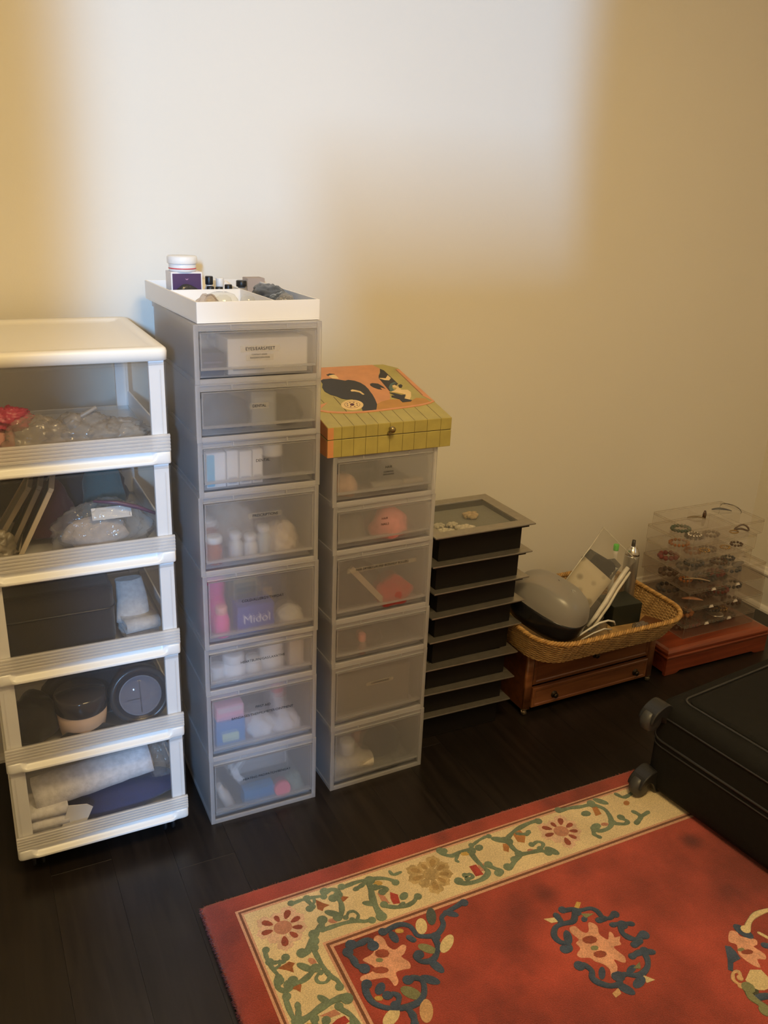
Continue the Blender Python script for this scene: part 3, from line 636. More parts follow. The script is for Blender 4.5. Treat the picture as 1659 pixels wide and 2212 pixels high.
for k, (x_, y_, h_) in enumerate(((10.3,24.8,3.9),(12.2,24.7,3.8),(14.2,24.5,4.3))):
    small(['short vial with a black cap, nearest the purple carton','short black-capped vial in the middle of its row in the tray','short black-capped vial leaning by the long divider of the tray'][k], x_,y_,h_,(.35,.30,.28),(.012,.011,.011),.95,1.3)
o = blob('white cotton ball bag behind the short vials in the tray','cotton_ball','cotton ball',15.0,28.5,zt,1.5,1.5,3.0, pm('cotton_ball_white',(.84,.80,.75),.9,bump=.5), 52, .12)
bottle('wide black-capped bottle beyond the long divider of the tray',19.3,31.5,zt,1.3,4.4,(.3,.26,.22),(.015,.013,.013),1.2,1.3)
carton('brown grey carton at the far end of the tray', 21.9,35.2,zt,4.2,3.6,4.4,(.42,.35,.31),None,2)
mp = MB(); M_pouch = pm('blue_grey_vinyl',(.075,.085,.095),.3,var=.2,bump=.3,bscale=80)
blob('blue grey vinyl pouch in the right compartment of the tray','vinyl_pouch','pouch',22.0,19.5,zt,3.1,7.6,3.1,M_pouch,53,.28,1.5,rz=4,sharp=True)
blob('clear stiff plastic packet lying on the vinyl pouch in the tray','plastic_packet','packet',21.3,10.2,zt,2.9,3.8,2.6,clearp('packet_film',(.78,.80,.81),.2,(.25,.28,.29),.08,1.0,bump=.5),54,.3,1.8,sharp=True)
mb = MB(); mb.box((-1.6,-.1,0),(1.6,.1,.05)); 
M_glass = clearp('clear_glass',(.96,.96,.94),.05,(.8,.8,.78),.03,1.1)
for k,(x_,y_,r_,h_,lb) in enumerate(((9.6,14.0,3.6,4.0,'big clear dome box at the back of the front tray compartment'),(8.4,8.2,1.9,4.1,'small clear dome with a cream pad at the front of the tray'),(13.6,9.0,1.7,4.0,'small clear dome beside the long divider at the front of the tray'))):
    t = thing('clear_dome',lb,'dome box',(x_,y_,zt),0)
    MB().lathe([(r_,0),(r_,h_*.3),(r_*.93,h_*.65),(r_*.75,h_*.88),(r_*.4,h_*.98),(.05,h_)],28).build('dome', M_glass, t)
    MB().lathe([(r_*.8,0.02),(r_*.8,h_*.25),(r_*.1,h_*.3)],24).build('pad', pm('pad_cream',(.78,.66,.50),.9), t)
blob('clear bag with brown tint at the front left of the tray','plastic_bag','bag',5.0,7.8,zt,2.4,2.2,2.9,clearp('brown_film',(.82,.76,.70),.15,(.5,.42,.35),.1,1.0,bump=.5),55,.3,2)
blob('clear bag at the front right of the tray','plastic_bag','bag',20.2,5.3,zt,2.0,1.6,2.9,clearp('pale_film',(.9,.88,.84),.15,(.7,.65,.6),.1,1.0,bump=.5),56,.3,2)

# ------------------------------------------------------------------ painted slant-lidded box on the right tower
WP=[('salmon',1,[(9.37,31.07),(10.75,31.08),(24.36,30.95),(25.33,28.31),(23.07,24.28),(22.53,22.6),(21.78,15.22),(20.05,11.25),(15.83,9.39),(16.4,14.71),(7.4,22.97),(6.54,23.77)]),('orange',2,[(13.91,6.02),(15.69,9.1),(17.4,10.39),(19.83,11.12),(22.16,10.92),(22.42,9.61),(24.54,9.59),(26.6,10.96),(28.74,10.37),(29.21,7.77),(25.75,6.93),(20.75,6.41),(17.13,6.13)]),('black',3,[(7.59,23.45),(8.47,24.18),(10.62,24.33),(12.23,23.49),(13.53,22.63),(14.45,23.01),(15.83,22.31),(16.77,20.98),(17.21,19.22),(17.22,17.22),(17.02,15.93),(16.89,14.31),(16.42,11.81),(15.69,9.1),(14.11,6.14),(10.97,6.5),(11.33,7.96),(12.19,10.9),(11.06,12.65),(9.64,12.71),(8.74,13.32),(8.09,14.53),(6.96,15.66),(6.27,17.53),(6.51,19.77),(7.39,21.63)]),('cream',4,[(12.39,9.32),(12.61,10.12),(12.56,10.9),(12.23,11.56),(11.66,12.04),(10.91,12.29),(10.05,12.29),(9.17,12.04),(8.36,11.56),(7.69,10.91),(7.24,10.14),(7.04,9.35),(7.11,8.59),(7.44,7.95),(8,7.48),(8.73,7.23),(9.57,7.22),(10.43,7.46),(11.24,7.92),(11.92,8.56)]),('brown',5,[(11.69,9.58),(11.83,10.14),(11.78,10.66),(11.55,11.11),(11.15,11.44),(10.62,11.62),(10.01,11.62),(9.4,11.45),(8.83,11.13),(8.37,10.69),(8.06,10.16),(7.92,9.62),(7.98,9.1),(8.21,8.66),(8.61,8.34),(9.13,8.16),(9.72,8.16),(10.33,8.32),(10.89,8.63),(11.36,9.07)]),('cream',6,[(11.58,9.6),(11.71,10.11),(11.66,10.59),(11.43,11.01),(11.05,11.31),(10.55,11.47),(9.99,11.48),(9.41,11.32),(8.89,11.03),(8.46,10.62),(8.17,10.15),(8.04,9.65),(8.1,9.17),(8.33,8.76),(8.7,8.47),(9.19,8.3),(9.75,8.3),(10.32,8.44),(10.84,8.73),(11.28,9.13)]),('maroon',7,[(10.35,9.8),(10.41,10),(10.41,10.19),(10.36,10.35),(10.26,10.46),(10.11,10.52),(9.94,10.51),(9.76,10.44),(9.59,10.32),(9.44,10.15),(9.33,9.96),(9.27,9.76),(9.27,9.57),(9.32,9.42),(9.42,9.3),(9.57,9.25),(9.74,9.25),(9.92,9.32),(10.09,9.44),(10.24,9.61)]),('maroon',7,[(11.05,9.34),(11.05,9.49),(10.94,9.57),(10.79,9.54),(10.67,9.4),(10.66,9.25),(10.77,9.17),(10.93,9.21)]),('maroon',7,[(10.19,8.79),(10.2,8.94),(10.09,9.02),(9.93,8.99),(9.81,8.85),(9.81,8.7),(9.92,8.62),(10.07,8.66)]),('maroon',7,[(9.26,8.86),(9.27,9.01),(9.16,9.09),(9,9.05),(8.89,8.92),(8.88,8.77),(8.99,8.69),(9.14,8.73)]),('maroon',7,[(8.79,9.5),(8.8,9.65),(8.69,9.73),(8.54,9.7),(8.42,9.56),(8.42,9.41),(8.52,9.33),(8.68,9.37)]),('maroon',7,[(9.07,10.35),(9.07,10.5),(8.96,10.58),(8.81,10.54),(8.69,10.41),(8.68,10.26),(8.79,10.18),(8.95,10.22)]),('maroon',7,[(9.92,10.91),(9.93,11.06),(9.82,11.14),(9.66,11.1),(9.54,10.97),(9.54,10.81),(9.64,10.73),(9.8,10.77)]),('maroon',7,[(10.86,10.84),(10.87,10.99),(10.76,11.07),(10.6,11.04),(10.48,10.9),(10.47,10.75),(10.58,10.67),(10.74,10.71)]),('maroon',7,[(11.33,10.19),(11.33,10.34),(11.23,10.42),(11.07,10.39),(10.95,10.25),(10.94,10.1),(11.05,10.02),(11.21,10.06)]),('black',4,[(10.23,26.53),(11.31,27.16),(12.56,26.68),(12.07,26.39),(11.1,26.24),(10.47,25.8)]),('cream',3,[(10.53,25.97),(12.09,26.46),(12.47,25.71),(12.44,23.98),(10.92,24.33)]),('cream',4,[(12.59,17.24),(13.21,17.64),(13.91,17.21),(14.77,16.42),(15,14.6),(14.52,14.51),(14.22,15.85),(13.3,16.48),(12.53,16.59)]),('black',3,[(18.79,20.01),(19.58,20.41),(20.89,19.89),(21.38,18.29),(21.44,16.77),(20.87,17.52),(20.44,17.75),(20.36,16.42),(19.5,16.88),(18.79,17.99),(18.5,19.04)]),('black',3,[(25.26,28.32),(25.84,27.15),(25.86,19.18),(24.58,17.83),(23.85,18.27),(21.78,15.22),(22.46,22.96),(23.07,24.28),(24.22,25.91)]),('black',5,[(25.54,18.37),(26.44,18.76),(26.49,17.89),(25.65,16.82),(25.14,17.07)]),('cream',4,[(22.6,22.94),(23.2,22.85),(24.16,22.55),(25.54,24.31),(25.57,22.53),(24.5,21.28),(23.4,21.6),(22.6,22.59)]),('teal',4,[(22.53,17.45),(23.87,19.29),(25.22,20.14),(25.72,19.55),(24.3,18.89),(23.4,17.32),(23.23,16),(24.1,15.87),(22.5,15.11),(22.07,15.51)]),('cream',5,[(23.85,18.27),(24.67,18.67),(25.01,17.42),(25.11,15.72),(26.57,15.51),(26.82,14.13),(25.82,11.98),(24.56,10.23),(23.58,11.03),(24.75,12.47),(24.48,13.49),(23.35,14.32),(21.99,15.02),(23.66,15.94),(24.41,16.83),(23.69,17.28)]),('black',6,[(21.34,14.62),(22.41,14.3),(23.75,12.95),(24.91,13.1),(23.58,11.03),(24.35,10.42),(24.98,9.84),(24.39,9.29),(22.2,9.16),(22.16,10.92),(20.83,12.26),(21.19,13.01),(22.18,12.86)]),('salmon',2,[(29.06,27.45),(30.72,27.52),(31.23,8.81),(30.59,8.21),(28.8,11.91)]),('salmon',7,[(1.1,7.97),(2.94,6.88),(4.87,6.28),(7.94,5.76),(11.21,5.59),(14.66,5.73),(18.23,6),(21.88,6.32),(25.68,6.79),(28.45,7.49),(31.26,8.4),(31.69,9.2),(28.86,8.28),(26.08,7.57),(22.26,7.09),(18.59,6.76),(15,6.48),(11.54,6.34),(8.26,6.5),(5.17,7.02),(3.23,7.62),(1.39,8.71)]),('line',2,[(29.14,27.44),(29.29,27.42),(29.02,12.13),(28.87,12.15)]),('line',2,[(7.21,14.69),(7.35,14.67),(7.29,6.48),(7.15,6.5)]),('salmon',2,[(2.52,11.04),(4.73,11.89),(1.84,9.02)]),('line',2,[(3.74,13.75),(3.84,13.73),(3.89,11.73),(3.79,11.75)]),('line',2,[(3.22,0),(3.29,0),(3.29,6.69),(3.22,6.69)]),('line',2,[(6.03,0),(6.1,0),(6.1,5.98),(6.03,5.98)]),('line',2,[(8.87,0),(8.94,0),(8.94,5.61),(8.87,5.61)]),('line',2,[(11.75,0),(11.82,0),(11.82,5.51),(11.75,5.51)]),('line',2,[(14.68,0),(14.75,0),(14.75,5.63),(14.68,5.63)]),('line',2,[(17.87,0),(17.94,0),(17.94,5.87),(17.87,5.87)]),('line',2,[(20.76,0),(20.83,0),(20.83,6.12),(20.76,6.12)]),('line',2,[(23.93,0),(24,0),(24,6.47),(23.93,6.47)]),('line',2,[(27.38,0),(27.45,0),(27.45,7.12),(27.38,7.12)])]

wb = thing('painted_box','olive and salmon painted wooden box with a slanting lid on the right tower','box',(27.9,.3,TB),0)
PC = {'salmon':(.62,.27,.11),'orange':(.47,.22,.03),'black':(.016,.015,.014),'cream':(.78,.56,.25),'brown':(.25,.08,.05),'maroon':(.09,.012,.02),'teal':(.07,.13,.11),'line':(.09,.065,.015)}
PM = {k: pm('painted_'+k, v, .42, var=.08, vscale=(30,30,30)) for k, v in PC.items()}
M_olive = pm('painted_olive',(.40,.335,.095),.42,var=.10,vscale=(25,25,25),bump=.02)
TL, WW, DD, FH = math.radians(12), 30.25, 30.3, 6.7
sp0, sp1 = 4.0, 4.0+DD*math.tan(TL*.5)
def wedge(mb, za, zb_, zc, zd, ins=0):
    # front za..zb, rear zc..zd ; rear right corner cut off
    P = [(0,0),(WW,0),(WW-.0,DD-2.6),(WW-2.9,DD),(0,DD)]
    lo = [(x,y,za+(zc-za)*y/DD) for x,y in P]; hi = [(x,y,zb_+(zd-zb_)*y/DD) for x,y in P]
    mb.loft([lo,hi],True,False)
mb = MB(); wedge(mb,0,sp0-.12,0,sp1-.12); mb.build('base', M_olive, wb, .12)
mb = MB(); wedge(mb,sp0,FH,sp1,FH+DD*math.tan(TL)); ld = mb.build('lid', M_olive, wb, .12)
mb = MB(); P = [(.1,.1),(WW-.1,.1),(WW-.1,DD-2.8),(WW-3,DD-.1),(.1,DD-.1)]
mb.loft([[(x,y,sp0-.3+(sp1-sp0)*y/DD) for x,y in P],[(x,y,sp0+.1+(sp1-sp0)*y/DD) for x,y in P]],True,False); mb.build('dark_seam', M_black, wb)
for c_, lev, pts in WP:
    pts = [(min(max(a,.05),WW-.05), min(max(b,.02),30.9)) for a, b in pts]
    mb = MB(); mb.prism(pts[::-1] if sum(a[0]*b[1]-b[0]*a[1] for a,b in zip(pts,pts[1:]+pts[:1]))<0 else pts, 0, .012+.012*lev)
    o = mb.build('printed_shape', PM[c_], ld); o.location = (0,0,FH*S); o.rotation_euler = (TL,0,0)
for z0, z1, pa in ((.05,sp0-.15,wb),(sp0+.05,FH-.1,ld)):
    m1 = MB(); m1.box((.02,-.03,z0),(1.35,.0,z1)); m1.build('salmon_stripe', PM['salmon'], pa)
    for u in (3.22,6.03,8.87,11.75,14.68,17.87,20.76,23.93,27.38):
        MB().box((u,-.025,z0),(u+.07,0,z1)).build('plank_line', PM['line'], pa)
m1 = MB(); m1.loft([[(-.03,y,.05) for y in ()] or [(-.03,.1,.1),(-.03,DD-.1,.1),(-.03,DD-.1,sp1-.3),(-.03,.1,sp0-.3)],[(0,.1,.1),(0,DD-.1,.1),(0,DD-.1,sp1-.3),(0,.1,sp0-.3)]],True,False); m1.build('salmon_side', PM['salmon'], wb)
m1 = MB(); m1.loft([[(-.03,.1,sp0+.1),(-.03,DD-.1,sp1+.1),(-.03,DD-.1,FH+DD*math.tan(TL)-.1),(-.03,.1,FH-.1)],[(0,.1,sp0+.1),(0,DD-.1,sp1+.1),(0,DD-.1,FH+DD*math.tan(TL)-.1),(0,.1,FH-.1)]],True,False); m1.build('salmon_side', PM['salmon'], ld)
kn = MB(); kn.M = Matrix.Translation((14.7,0,5.45)) @ Matrix.Rotation(PI/2,4,'X')
kn.lathe([(.3,0),(.3,.5),(.55,.7),(.75,1.1),(.7,1.5),(.4,1.75),(.05,1.8)],18); kn.M = Matrix.Translation((14.5,0,4.35)) @ Matrix.Rotation(PI/2,4,'X'); kn.lathe([(.45,0),(.45,.25),(.2,.4)],14)
kn.build('brass_knob', pm('aged_brass',(.32,.25,.12),.35,metal=.9), ld)

# ------------------------------------------------------------------ eight dark display boxes with silver rims
M_rim = pm('silver_rim',(.40,.365,.31),.36,metal=.8,var=.08,vscale=(60,60,60)); M_dark = pm('dark_box_board',(.008,.006,.005),.6,bump=.05,spec=.2); M_pane = clearp('box_glass',(.95,.95,.93),.05,(.40,.40,.36),.06,.9)
gD = 'silver-rimmed dark display boxes in one stack'
words_ = ['lowest silver-rimmed dark display box of the stack, on the floor','second silver-rimmed dark display box from the floor','third silver-rimmed dark display box from the floor','fourth silver-rimmed dark display box from the floor','fourth silver-rimmed dark display box from the top, sticking out left','third silver-rimmed dark display box from the top','second silver-rimmed dark display box from the top','topmost silver-rimmed dark display box, shells showing under its glass']
zs = [8.4,15.8,23.2,31.2,38.4,45.2,53.0,60.7]
yo = [8.3,8.1,8.1,8.3,8.0,8.3,8.0,8.2]; xo = [58.6,58.9,59.4,61.0,61.0,61.4,60.3,60.7]; ro = [-1.0,-1.6,-.6,1.6,1.8,1.2,.3,.5]; wo = [29.4,29.4,29.6,29.2,29.2,29.6,30.3,30.3]
prev = 0
for k in range(8):
    zt_ = zs[k]; h_ = zt_-prev; prev = zt_
    t = thing('display_box', words_[k], 'display box', (xo[k],yo[k],zt_-h_), ro[k], gD)
    w_, d_ = wo[k], 24.6; i_ = 2.5
    b = MB(); q0 = .02
    b.box((i_,i_,q0),(w_-i_,d_-i_,.5)); 
    for a_, c_ in (((i_,i_,.5),(w_-i_,i_+.5,h_-.5)),((i_,d_-i_-.5,.5),(w_-i_,d_-i_,h_-.5)),((i_,i_+.5,.5),(i_+.5,d_-i_-.5,h_-.5)),((w_-i_-.5,i_+.5,.5),(w_-i_,d_-i_-.5,h_-.5))): b.box(a_,c_)
    b.build('box_body', M_dark, t, .1)
    n_ = MB()
    for a_, c_ in (((1.2,1.2,h_-1.3),(w_-1.2,i_,h_-.35)),((1.2,d_-i_,h_-1.3),(w_-1.2,d_-1.2,h_-.35)),((1.2,i_,h_-1.3),(i_,d_-i_,h_-.35)),((w_-i_,i_,h_-1.3),(w_-1.2,d_-i_,h_-.35))): n_.box(a_,c_)
    n_.build('rim_support', M_dark, t)
    f = MB(); iw = 3.4
    for a_, c_ in (((0,0,h_-.4),(w_,iw,h_)),((0,d_-iw,h_-.4),(w_,d_,h_)),((0,iw,h_-.4),(iw,d_-iw,h_)),((w_-iw,iw,h_-.4),(w_,d_-iw,h_))): f.box(a_,c_)
    f.build('silver_rim', M_rim, t, .07)
    MB().box((iw-.2,iw-.2,h_-.35),(w_-iw+.2,d_-iw+.2,h_-.12)).build('glass_pane', M_pane, t)
def shell(lab, x, y, z, r, col, seed, name='coral'):
    mb = MB()
    for k in range(11):
        a = 2*PI*k/11+seed; rad = r*(.75+.35*noise.noise(Vector((k*1.3,seed,0))))
        c0 = Vector((math.cos(a)*rad*.25, math.sin(a)*rad*.25, .2)); c1 = Vector((math.cos(a)*rad, math.sin(a)*rad*.8, .35+.4*(k%2)))
        mb.tube([c0, (c0+c1)/2+Vector((0,0,.45)), c1, c1+Vector((math.cos(a)*.12,math.sin(a)*.12,-.1))], [r*.16,r*.24,r*.2,r*.06], 6)
    mb.lathe([(r*.35,0),(r*.45,.4),(r*.25,.9),(.03,1.0)],12)
    o = mb.build(name, pm('coral_%d'%seed, col, .7, var=.2), None); o.location = Vector((x,y,z))*S
    return tag(o, lab, 'coral', 'corals under the glass of the topmost display box')
zc = zs[7]-1.75
MB_ = MB(); 
shell('white branching coral at the near left under the top glass',66.6,13.6,zc,3.0,(.62,.56,.44),1)
shell('biggest white coral at the near middle under the top glass',72.6,13.8,zc,3.3,(.66,.58,.46),2)
shell('small white coral behind the big one under the top glass',70.8,17.6,zc,2.0,(.60,.53,.42),3)
shell('small white coral at the far left under the top glass',67.2,18.2,zc,1.9,(.58,.52,.42),4)
shell('tawny coral alone at the far right under the top glass',79.0,21.5,zc+.2,2.8,(.50,.36,.20),5)
o = MB().box((64.4,12.0,zc-.35),(88.2,29.2,zc-.02)).build('felt_board', fab('grey_green_felt',(.19,.18,.145))); tag(o,'grey green felt board inside the topmost display box','board')

# ------------------------------------------------------------------ small wooden jewellery chest
M_chest = wood('chest_wood',(.09,.028,.011),(.19,.065,.025),.3,(4,50,50),.3); M_chestf = wood('chest_front_wood',(.15,.05,.018),(.26,.098,.036),.3,(4,50,50),.35)
ch = thing('jewellery_chest','small reddish wooden chest of drawers on ball feet, carrying the wicker basket','chest',(93.9,9.2,0),1.0)
cw, cd_, c0, c1 = 49.0, 27.0, 1.9, 21.9
mb = MB(); mb.box((0,.6,c0),(1.2,cd_,c1-1)); mb.box((cw-1.2,.6,c0),(cw,cd_,c1-1)); mb.box((1.2,cd_-.8,c0),(cw-1.2,cd_,c1-1)); mb.box((1.2,.6,c0),(cw-1.2,cd_-.8,c0+.6)); mb.box((1.2,.9,8.9),(cw-1.2,cd_-.8,9.5))
mb.build('carcass', M_chest, ch, .1)
for x_ in (0,cw-2.6):
    mb = MB(); mb.loft([[(x_+a,b,z) for a,b in rr(0,-.2,2.6,1.2,.6,4)] for z in (c0,c1-1.0)],True,True); mb.build('corner_post', M_chestf, ch)
mb = MB(); mb.loft([[(x,y,z) for x,y in rr(-e,-.3-e,cw+e,cd_+e,.4,3)] for e,z in ((0,c1-1.0),(.5,c1-.8),(.7,c1-.4),(.5,c1-.05),(.2,c1))],True,False); mb.build('chest_top', M_chest, ch)
def drawer_front(z0, z1, out, knobs):
    mb = MB(); x0, x1 = 2.75, cw-2.75
    q = lambda e, y: [(x0+e,y,z0+e),(x1-e,y,z0+e),(x1-e,y,z1-e),(x0+e,y,z1-e)]
    mb.loft([q(0,.7),q(0,-out+.3),q(.25,-out),q(.9,-out),q(1.2,-out+.2),q(1.25,-out+.2)],True,False)
    d = mb.build('drawer', M_chestf, ch)
    for kx, kz in knobs:
        k = MB(); k.M = Matrix.Translation((kx,-out+.2,kz)) @ Matrix.Rotation(PI/2,4,'X'); k.lathe([(1.1,0),(1.1,.12),(.5,.2),(.35,.6),(.75,.9),(.8,1.2),(.4,1.45),(.05,1.5)],16)
        k.build('knob', pm('dark_bronze',(.05,.035,.022),.4,metal=.8), d)
drawer_front(2.3,8.7,.55,[(10.6,5.0),(41.6,5.0)]); drawer_front(9.7,20.6,.1,[(24.9,14.7)])
for x_ in (.9,cw-.9):
    for y_ in (.6,cd_-1):
        mb = MB(); mb.lathe([(.3,0),(.75,.25),(.95,.85),(.7,1.4),(.5,1.6),(.9,1.9),(1.0,2.2)],16,(x_,y_,0)); mb.tube([(x_-.9,y_,1.9),(x_-1.0,y_-.3,1.3),(x_-.5,y_-.6,.9)],.25,6); mb.build('ball_foot', pm('feet_bronze',(.22,.17,.11),.35,metal=.8), ch)

# ------------------------------------------------------------------ oval wicker basket on the chest
M_wick = wood('wicker',(.30,.17,.06),(.52,.33,.13),.6,(30,30,30),.05); M_wick2 = wood('wicker_rim',(.36,.19,.05),(.56,.33,.11),.55,(40,40,40),.05)
bk = thing('wicker_basket','shallow oblong wicker basket filled with odds and ends, on the wooden chest','basket',(0,0,0),0)
Z0b, Z1b = 22.0, 29.6
def rrpath(x0,y0,x1,y1,r,n):
    P = rr(x0,y0,x1,y1,r,8); P.append(P[0]); L_ = [0]
    for a,b in zip(P,P[1:]): L_.append(L_[-1]+math.hypot(b[0]-a[0],b[1]-a[1]))
    out = []; j = 0
    for k in range(n):
        s_ = L_[-1]*k/n
        while L_[j+1] < s_: j += 1
        u = (s_-L_[j])/max(1e-9,L_[j+1]-L_[j]); out.append((P[j][0]+u*(P[j+1][0]-P[j][0]), P[j][1]+u*(P[j+1][1]-P[j][1])))
    return out
def bring(u, n, out=0):   # u 0 bottom .. 1 rim
    e = (1-u)**1.0*3.0 - out
    return rrpath(89.6+e*.5,-4.1+e*1.45,141.2-e*.7,33.6-e*.85,9.5-e*.5,n)
NS = 92
mb = MB(); NR = 17
for j in range(NR):
    u = (j+.5)/NR; P = bring(u, NS*2); pts = []
    Pi, Po = bring(u, NS*2, -.26), bring(u, NS*2, .26)
    for k in range(NS*2):
        if k % 2 == 0: q = (Po if (k//2+j) % 2 else Pi)[k]
        else: q = P[k]
        pts.append((q[0], q[1], Z0b+u*(Z1b-Z0b-.6)))
    mb.tube(pts, .245, 5, True)
o = mb.build('weave', M_wick, bk); o['kind'] = 'stuff'
mb = MB()
Lw, Mi, Hi = bring(0,NS*2), bring(.5,NS*2), bring(1,NS*2)
for k in range(0,NS*2,2): mb.tube([(Lw[k][0],Lw[k][1],Z0b-.2),(Mi[k][0],Mi[k][1],(Z0b+Z1b)/2),(Hi[k][0],Hi[k][1],Z1b)], .2, 5)
o = mb.build('stakes', M_wick, bk); o['kind'] = 'stuff'
for ph in (0, PI*2/3, PI*4/3):
    mb = MB(); pts = []; Pc = bring(1, 420)
    for k in range(420):
        a = k*PI*2/7+ph; c_ = Pc[k]; nx = Pc[(k+1)%420]; tx, ty = nx[0]-c_[0], nx[1]-c_[1]; l_ = math.hypot(tx,ty); 
        pts.append((c_[0]+ty/l_*.42*math.cos(a), c_[1]-tx/l_*.42*math.cos(a), Z1b+.1+.42*math.sin(a)))
    mb.tube(pts, .36, 6, True); mb.build('rim_braid', M_wick2, bk)
mb = MB(); mb.prism(bring(0,120,-.3), Z0b-.05, Z0b+.3); mb.build('basket_floor', M_wick, bk)
for ph in (0, PI):
    mb = MB(); pts = []; Pc = bring(0, 300, .2)
    for k in range(300): pts.append((Pc[k][0],Pc[k][1],Z0b+.25+.3*math.sin(k*PI*2/6+ph)))
    mb.tube(pts, .25, 5, True); mb.build('foot_braid', M_wick, bk)
# --- things in the basket
zf = Z0b+.35
t = thing('domed_case','black case with a frosted clear dome lid at the left of the basket','case',(99.2,9.8,33.8),-68,None,(math.radians(-4),math.radians(13),math.radians(-68))); t.scale = (1,.92,1)
def sup(a, b, z, n=40, e=2.6):
    return [(a*math.copysign(abs(math.cos(q))**(2/e),math.cos(q)), b*math.copysign(abs(math.sin(q))**(2/e),math.sin(q)), z) for q in [2*PI*k/n for k in range(n)]]
mb = MB(); mb.loft([sup(8.2,4.9,-6.0),sup(10.2,7.0,-5.2),sup(11.2,8.0,-2.6),sup(11.4,8.2,.4),sup(11.4,8.2,1.0),sup(11.1,7.9,1.2)],True,True); mb.build('case_base', pm('case_black',(.012,.012,.014),.22), t)
mb = MB(); mb.loft([sup(11.3,8.1,1.2),sup(11.2,8.0,2.7),sup(10.7,7.6,4.7),sup(9.5,6.6,6.6),sup(7.4,5.1,8.0),sup(4.3,2.9,8.8),sup(.3,.2,9.1)],False,True)
mb.build('dome_lid', frost('dome_frost',(.92,.91,.89),.36,.20,.3,(.86,.83,.78),.08), t)
mb = MB(); mb.loft([sup(9.5,6.2,1.25),sup(8.8,5.6,1.8),sup(7,4,2.2),sup(2,1,2.3)],True,True); mb.build('dark_insert', pm('case_insert',(.02,.02,.022),.6), t)
mb = MB()
for k in range(3): mb.prism(rr(2.2+k*1.9,-.9,3.6+k*1.9,.9,.2,2), 0,.12); 
e_ = MB(); e_.box((0,-1.6,0),(.3,-.2,.12)); e_.box((0,-1.6,0),(1.9,-1.35,.12)); e_.box((0,-.45,0),(1.9,-.2,.12)); o = e_.build('embossed_mark', pm('emboss_grey',(.42,.42,.41),.4), t); o.location=(4.6*S,.9*S,8.75*S); o.rotation_euler=(0,.42,0)
t = thing('pouch_bag','clear zip bag standing in the basket with a patterned cloth pouch inside','bag',(0,0,0),0)
def slab(mb, poly, n, th, wob=0, seed=0):
    n = Vector(n).normalized()*th/2; c_ = sum((Vector(p) for p in poly), Vector())/len(poly)
    P = []
    for a,b in zip(poly, poly[1:]+poly[:1]):
        for u in (0,.25,.5,.75): P.append(Vector(a).lerp(Vector(b),u)+n.normalized()*wob*noise.noise(Vector((len(P)*.7,seed,1))))
    r1 = [c_.lerp(p,.5)+n*1.8 for p in P]; r0 = [p+n*.6 for p in P]; s0 = [p-n*.6 for p in P]; s1 = [c_.lerp(p,.5)-n*1.8 for p in P]
    mb.loft([[tuple(q) for q in r] for r in (s1,s0,r0,r1)],True,True)
nb = (-.45,-.72,.53)
mb = MB(); slab(mb,[(105,13,37.4),(115.8,14.3,48.3),(119.9,15.2,53.0),(125.8,6.0,45.5),(122,6.3,42.8),(115.5,5.5,36.1),(109.2,4.4,29.2),(106.4,10,34.5)],nb,1.5,.35,3); mb.build('bag_film', clearp('bag_film',(.94,.935,.92),.09,(.72,.68,.60),.15,.7,bump=.4,bscale=30), t)
mb = MB(); E_ = [(122.4,5.6,44.0),(121.0,5.4,42.6),(118.0,5.0,39.2),(114.8,4.2,35.4),(111.2,3.6,31.6),(108.6,3.4,29.2)]; mb.tube(E_,[.6,.75,.7,.75,.65,.4],7); mb.tube([(a+.9,b-.2,c_-1.4) for a,b,c_ in E_],[.3,.5,.45,.5,.4,.2],6); mb.tube([(105.2,12.6,37.8),(112,13.4,45),(115.8,14.0,48.6),(119.9,14.9,53.0),(123,10.4,49),(125.6,6.2,45.6)],.16,5); mb.build('folded_edge', pm('folded_film',(.62,.58,.50),.35,var=.15), t)
M_pat = None
m, tt, out = nt('patterned_cloth'); b_ = N(tt,'BsdfPrincipled'); tt.links.new(b_.outputs[0],out.inputs[0]); b_.inputs['Roughness'].default_value=.9
vo = N(tt,'TexVoronoi'); vo.inputs['Scale'].default_value=28; tt.links.new(coords(tt),vo.inputs['Vector']); cr = N(tt,'ValToRGB'); cr.color_ramp.elements[0].position=.18; cr.color_ramp.elements[1].position=.36
cr.color_ramp.elements[0].color=(.30,.26,.19,1); cr.color_ramp.elements[1].color=(.54,.47,.35,1); tt.links.new(vo.outputs['Distance'],cr.inputs[0]); tt.links.new(cr.outputs[0],b_.inputs['Base Color'])
nv = Vector(nb).normalized()
mb = MB(); slab(mb,[tuple(Vector(p)-nv*.2) for p in [(105.9,12.7,37.9),(113.2,14.1,45.7),(118.3,6.8,40.1),(110.1,6,32.2)]],nb,.7,.1,5); o = mb.build('cloth_pouch', m); tag(o,'cream patterned cloth pouch inside the standing zip bag','pouch')
mb = MB(); slab(mb,[tuple(Vector(p)-nv*1.1) for p in [(113.0,14.4,45.2),(115.8,14.3,47.4),(119.2,10.5,45.2),(121.1,9.7,45.5),(122.2,7.9,43.9),(117.5,7.0,39.0),(111,9,38)]],nb,.6,.1,6); o = mb.build('dark_pouch', fab('dark_pouch_cloth',(.025,.024,.027))); tag(o,'black pouch behind the patterned cloth in the zip bag','pouch')
t = thing('spray_can','silver spray can with a dark nozzle standing in the basket','spray can',(136.6,19.2,zf),0,None,(math.radians(-2),math.radians(1.5),0))
MB().lathe([(2.1,0),(2.25,.2),(2.25,17.2),(2.2,17.6)],28).build('can_body', pm('brushed_can',(.42,.40,.37),.3,metal=.8,var=.15,vscale=(200,200,10)), t)
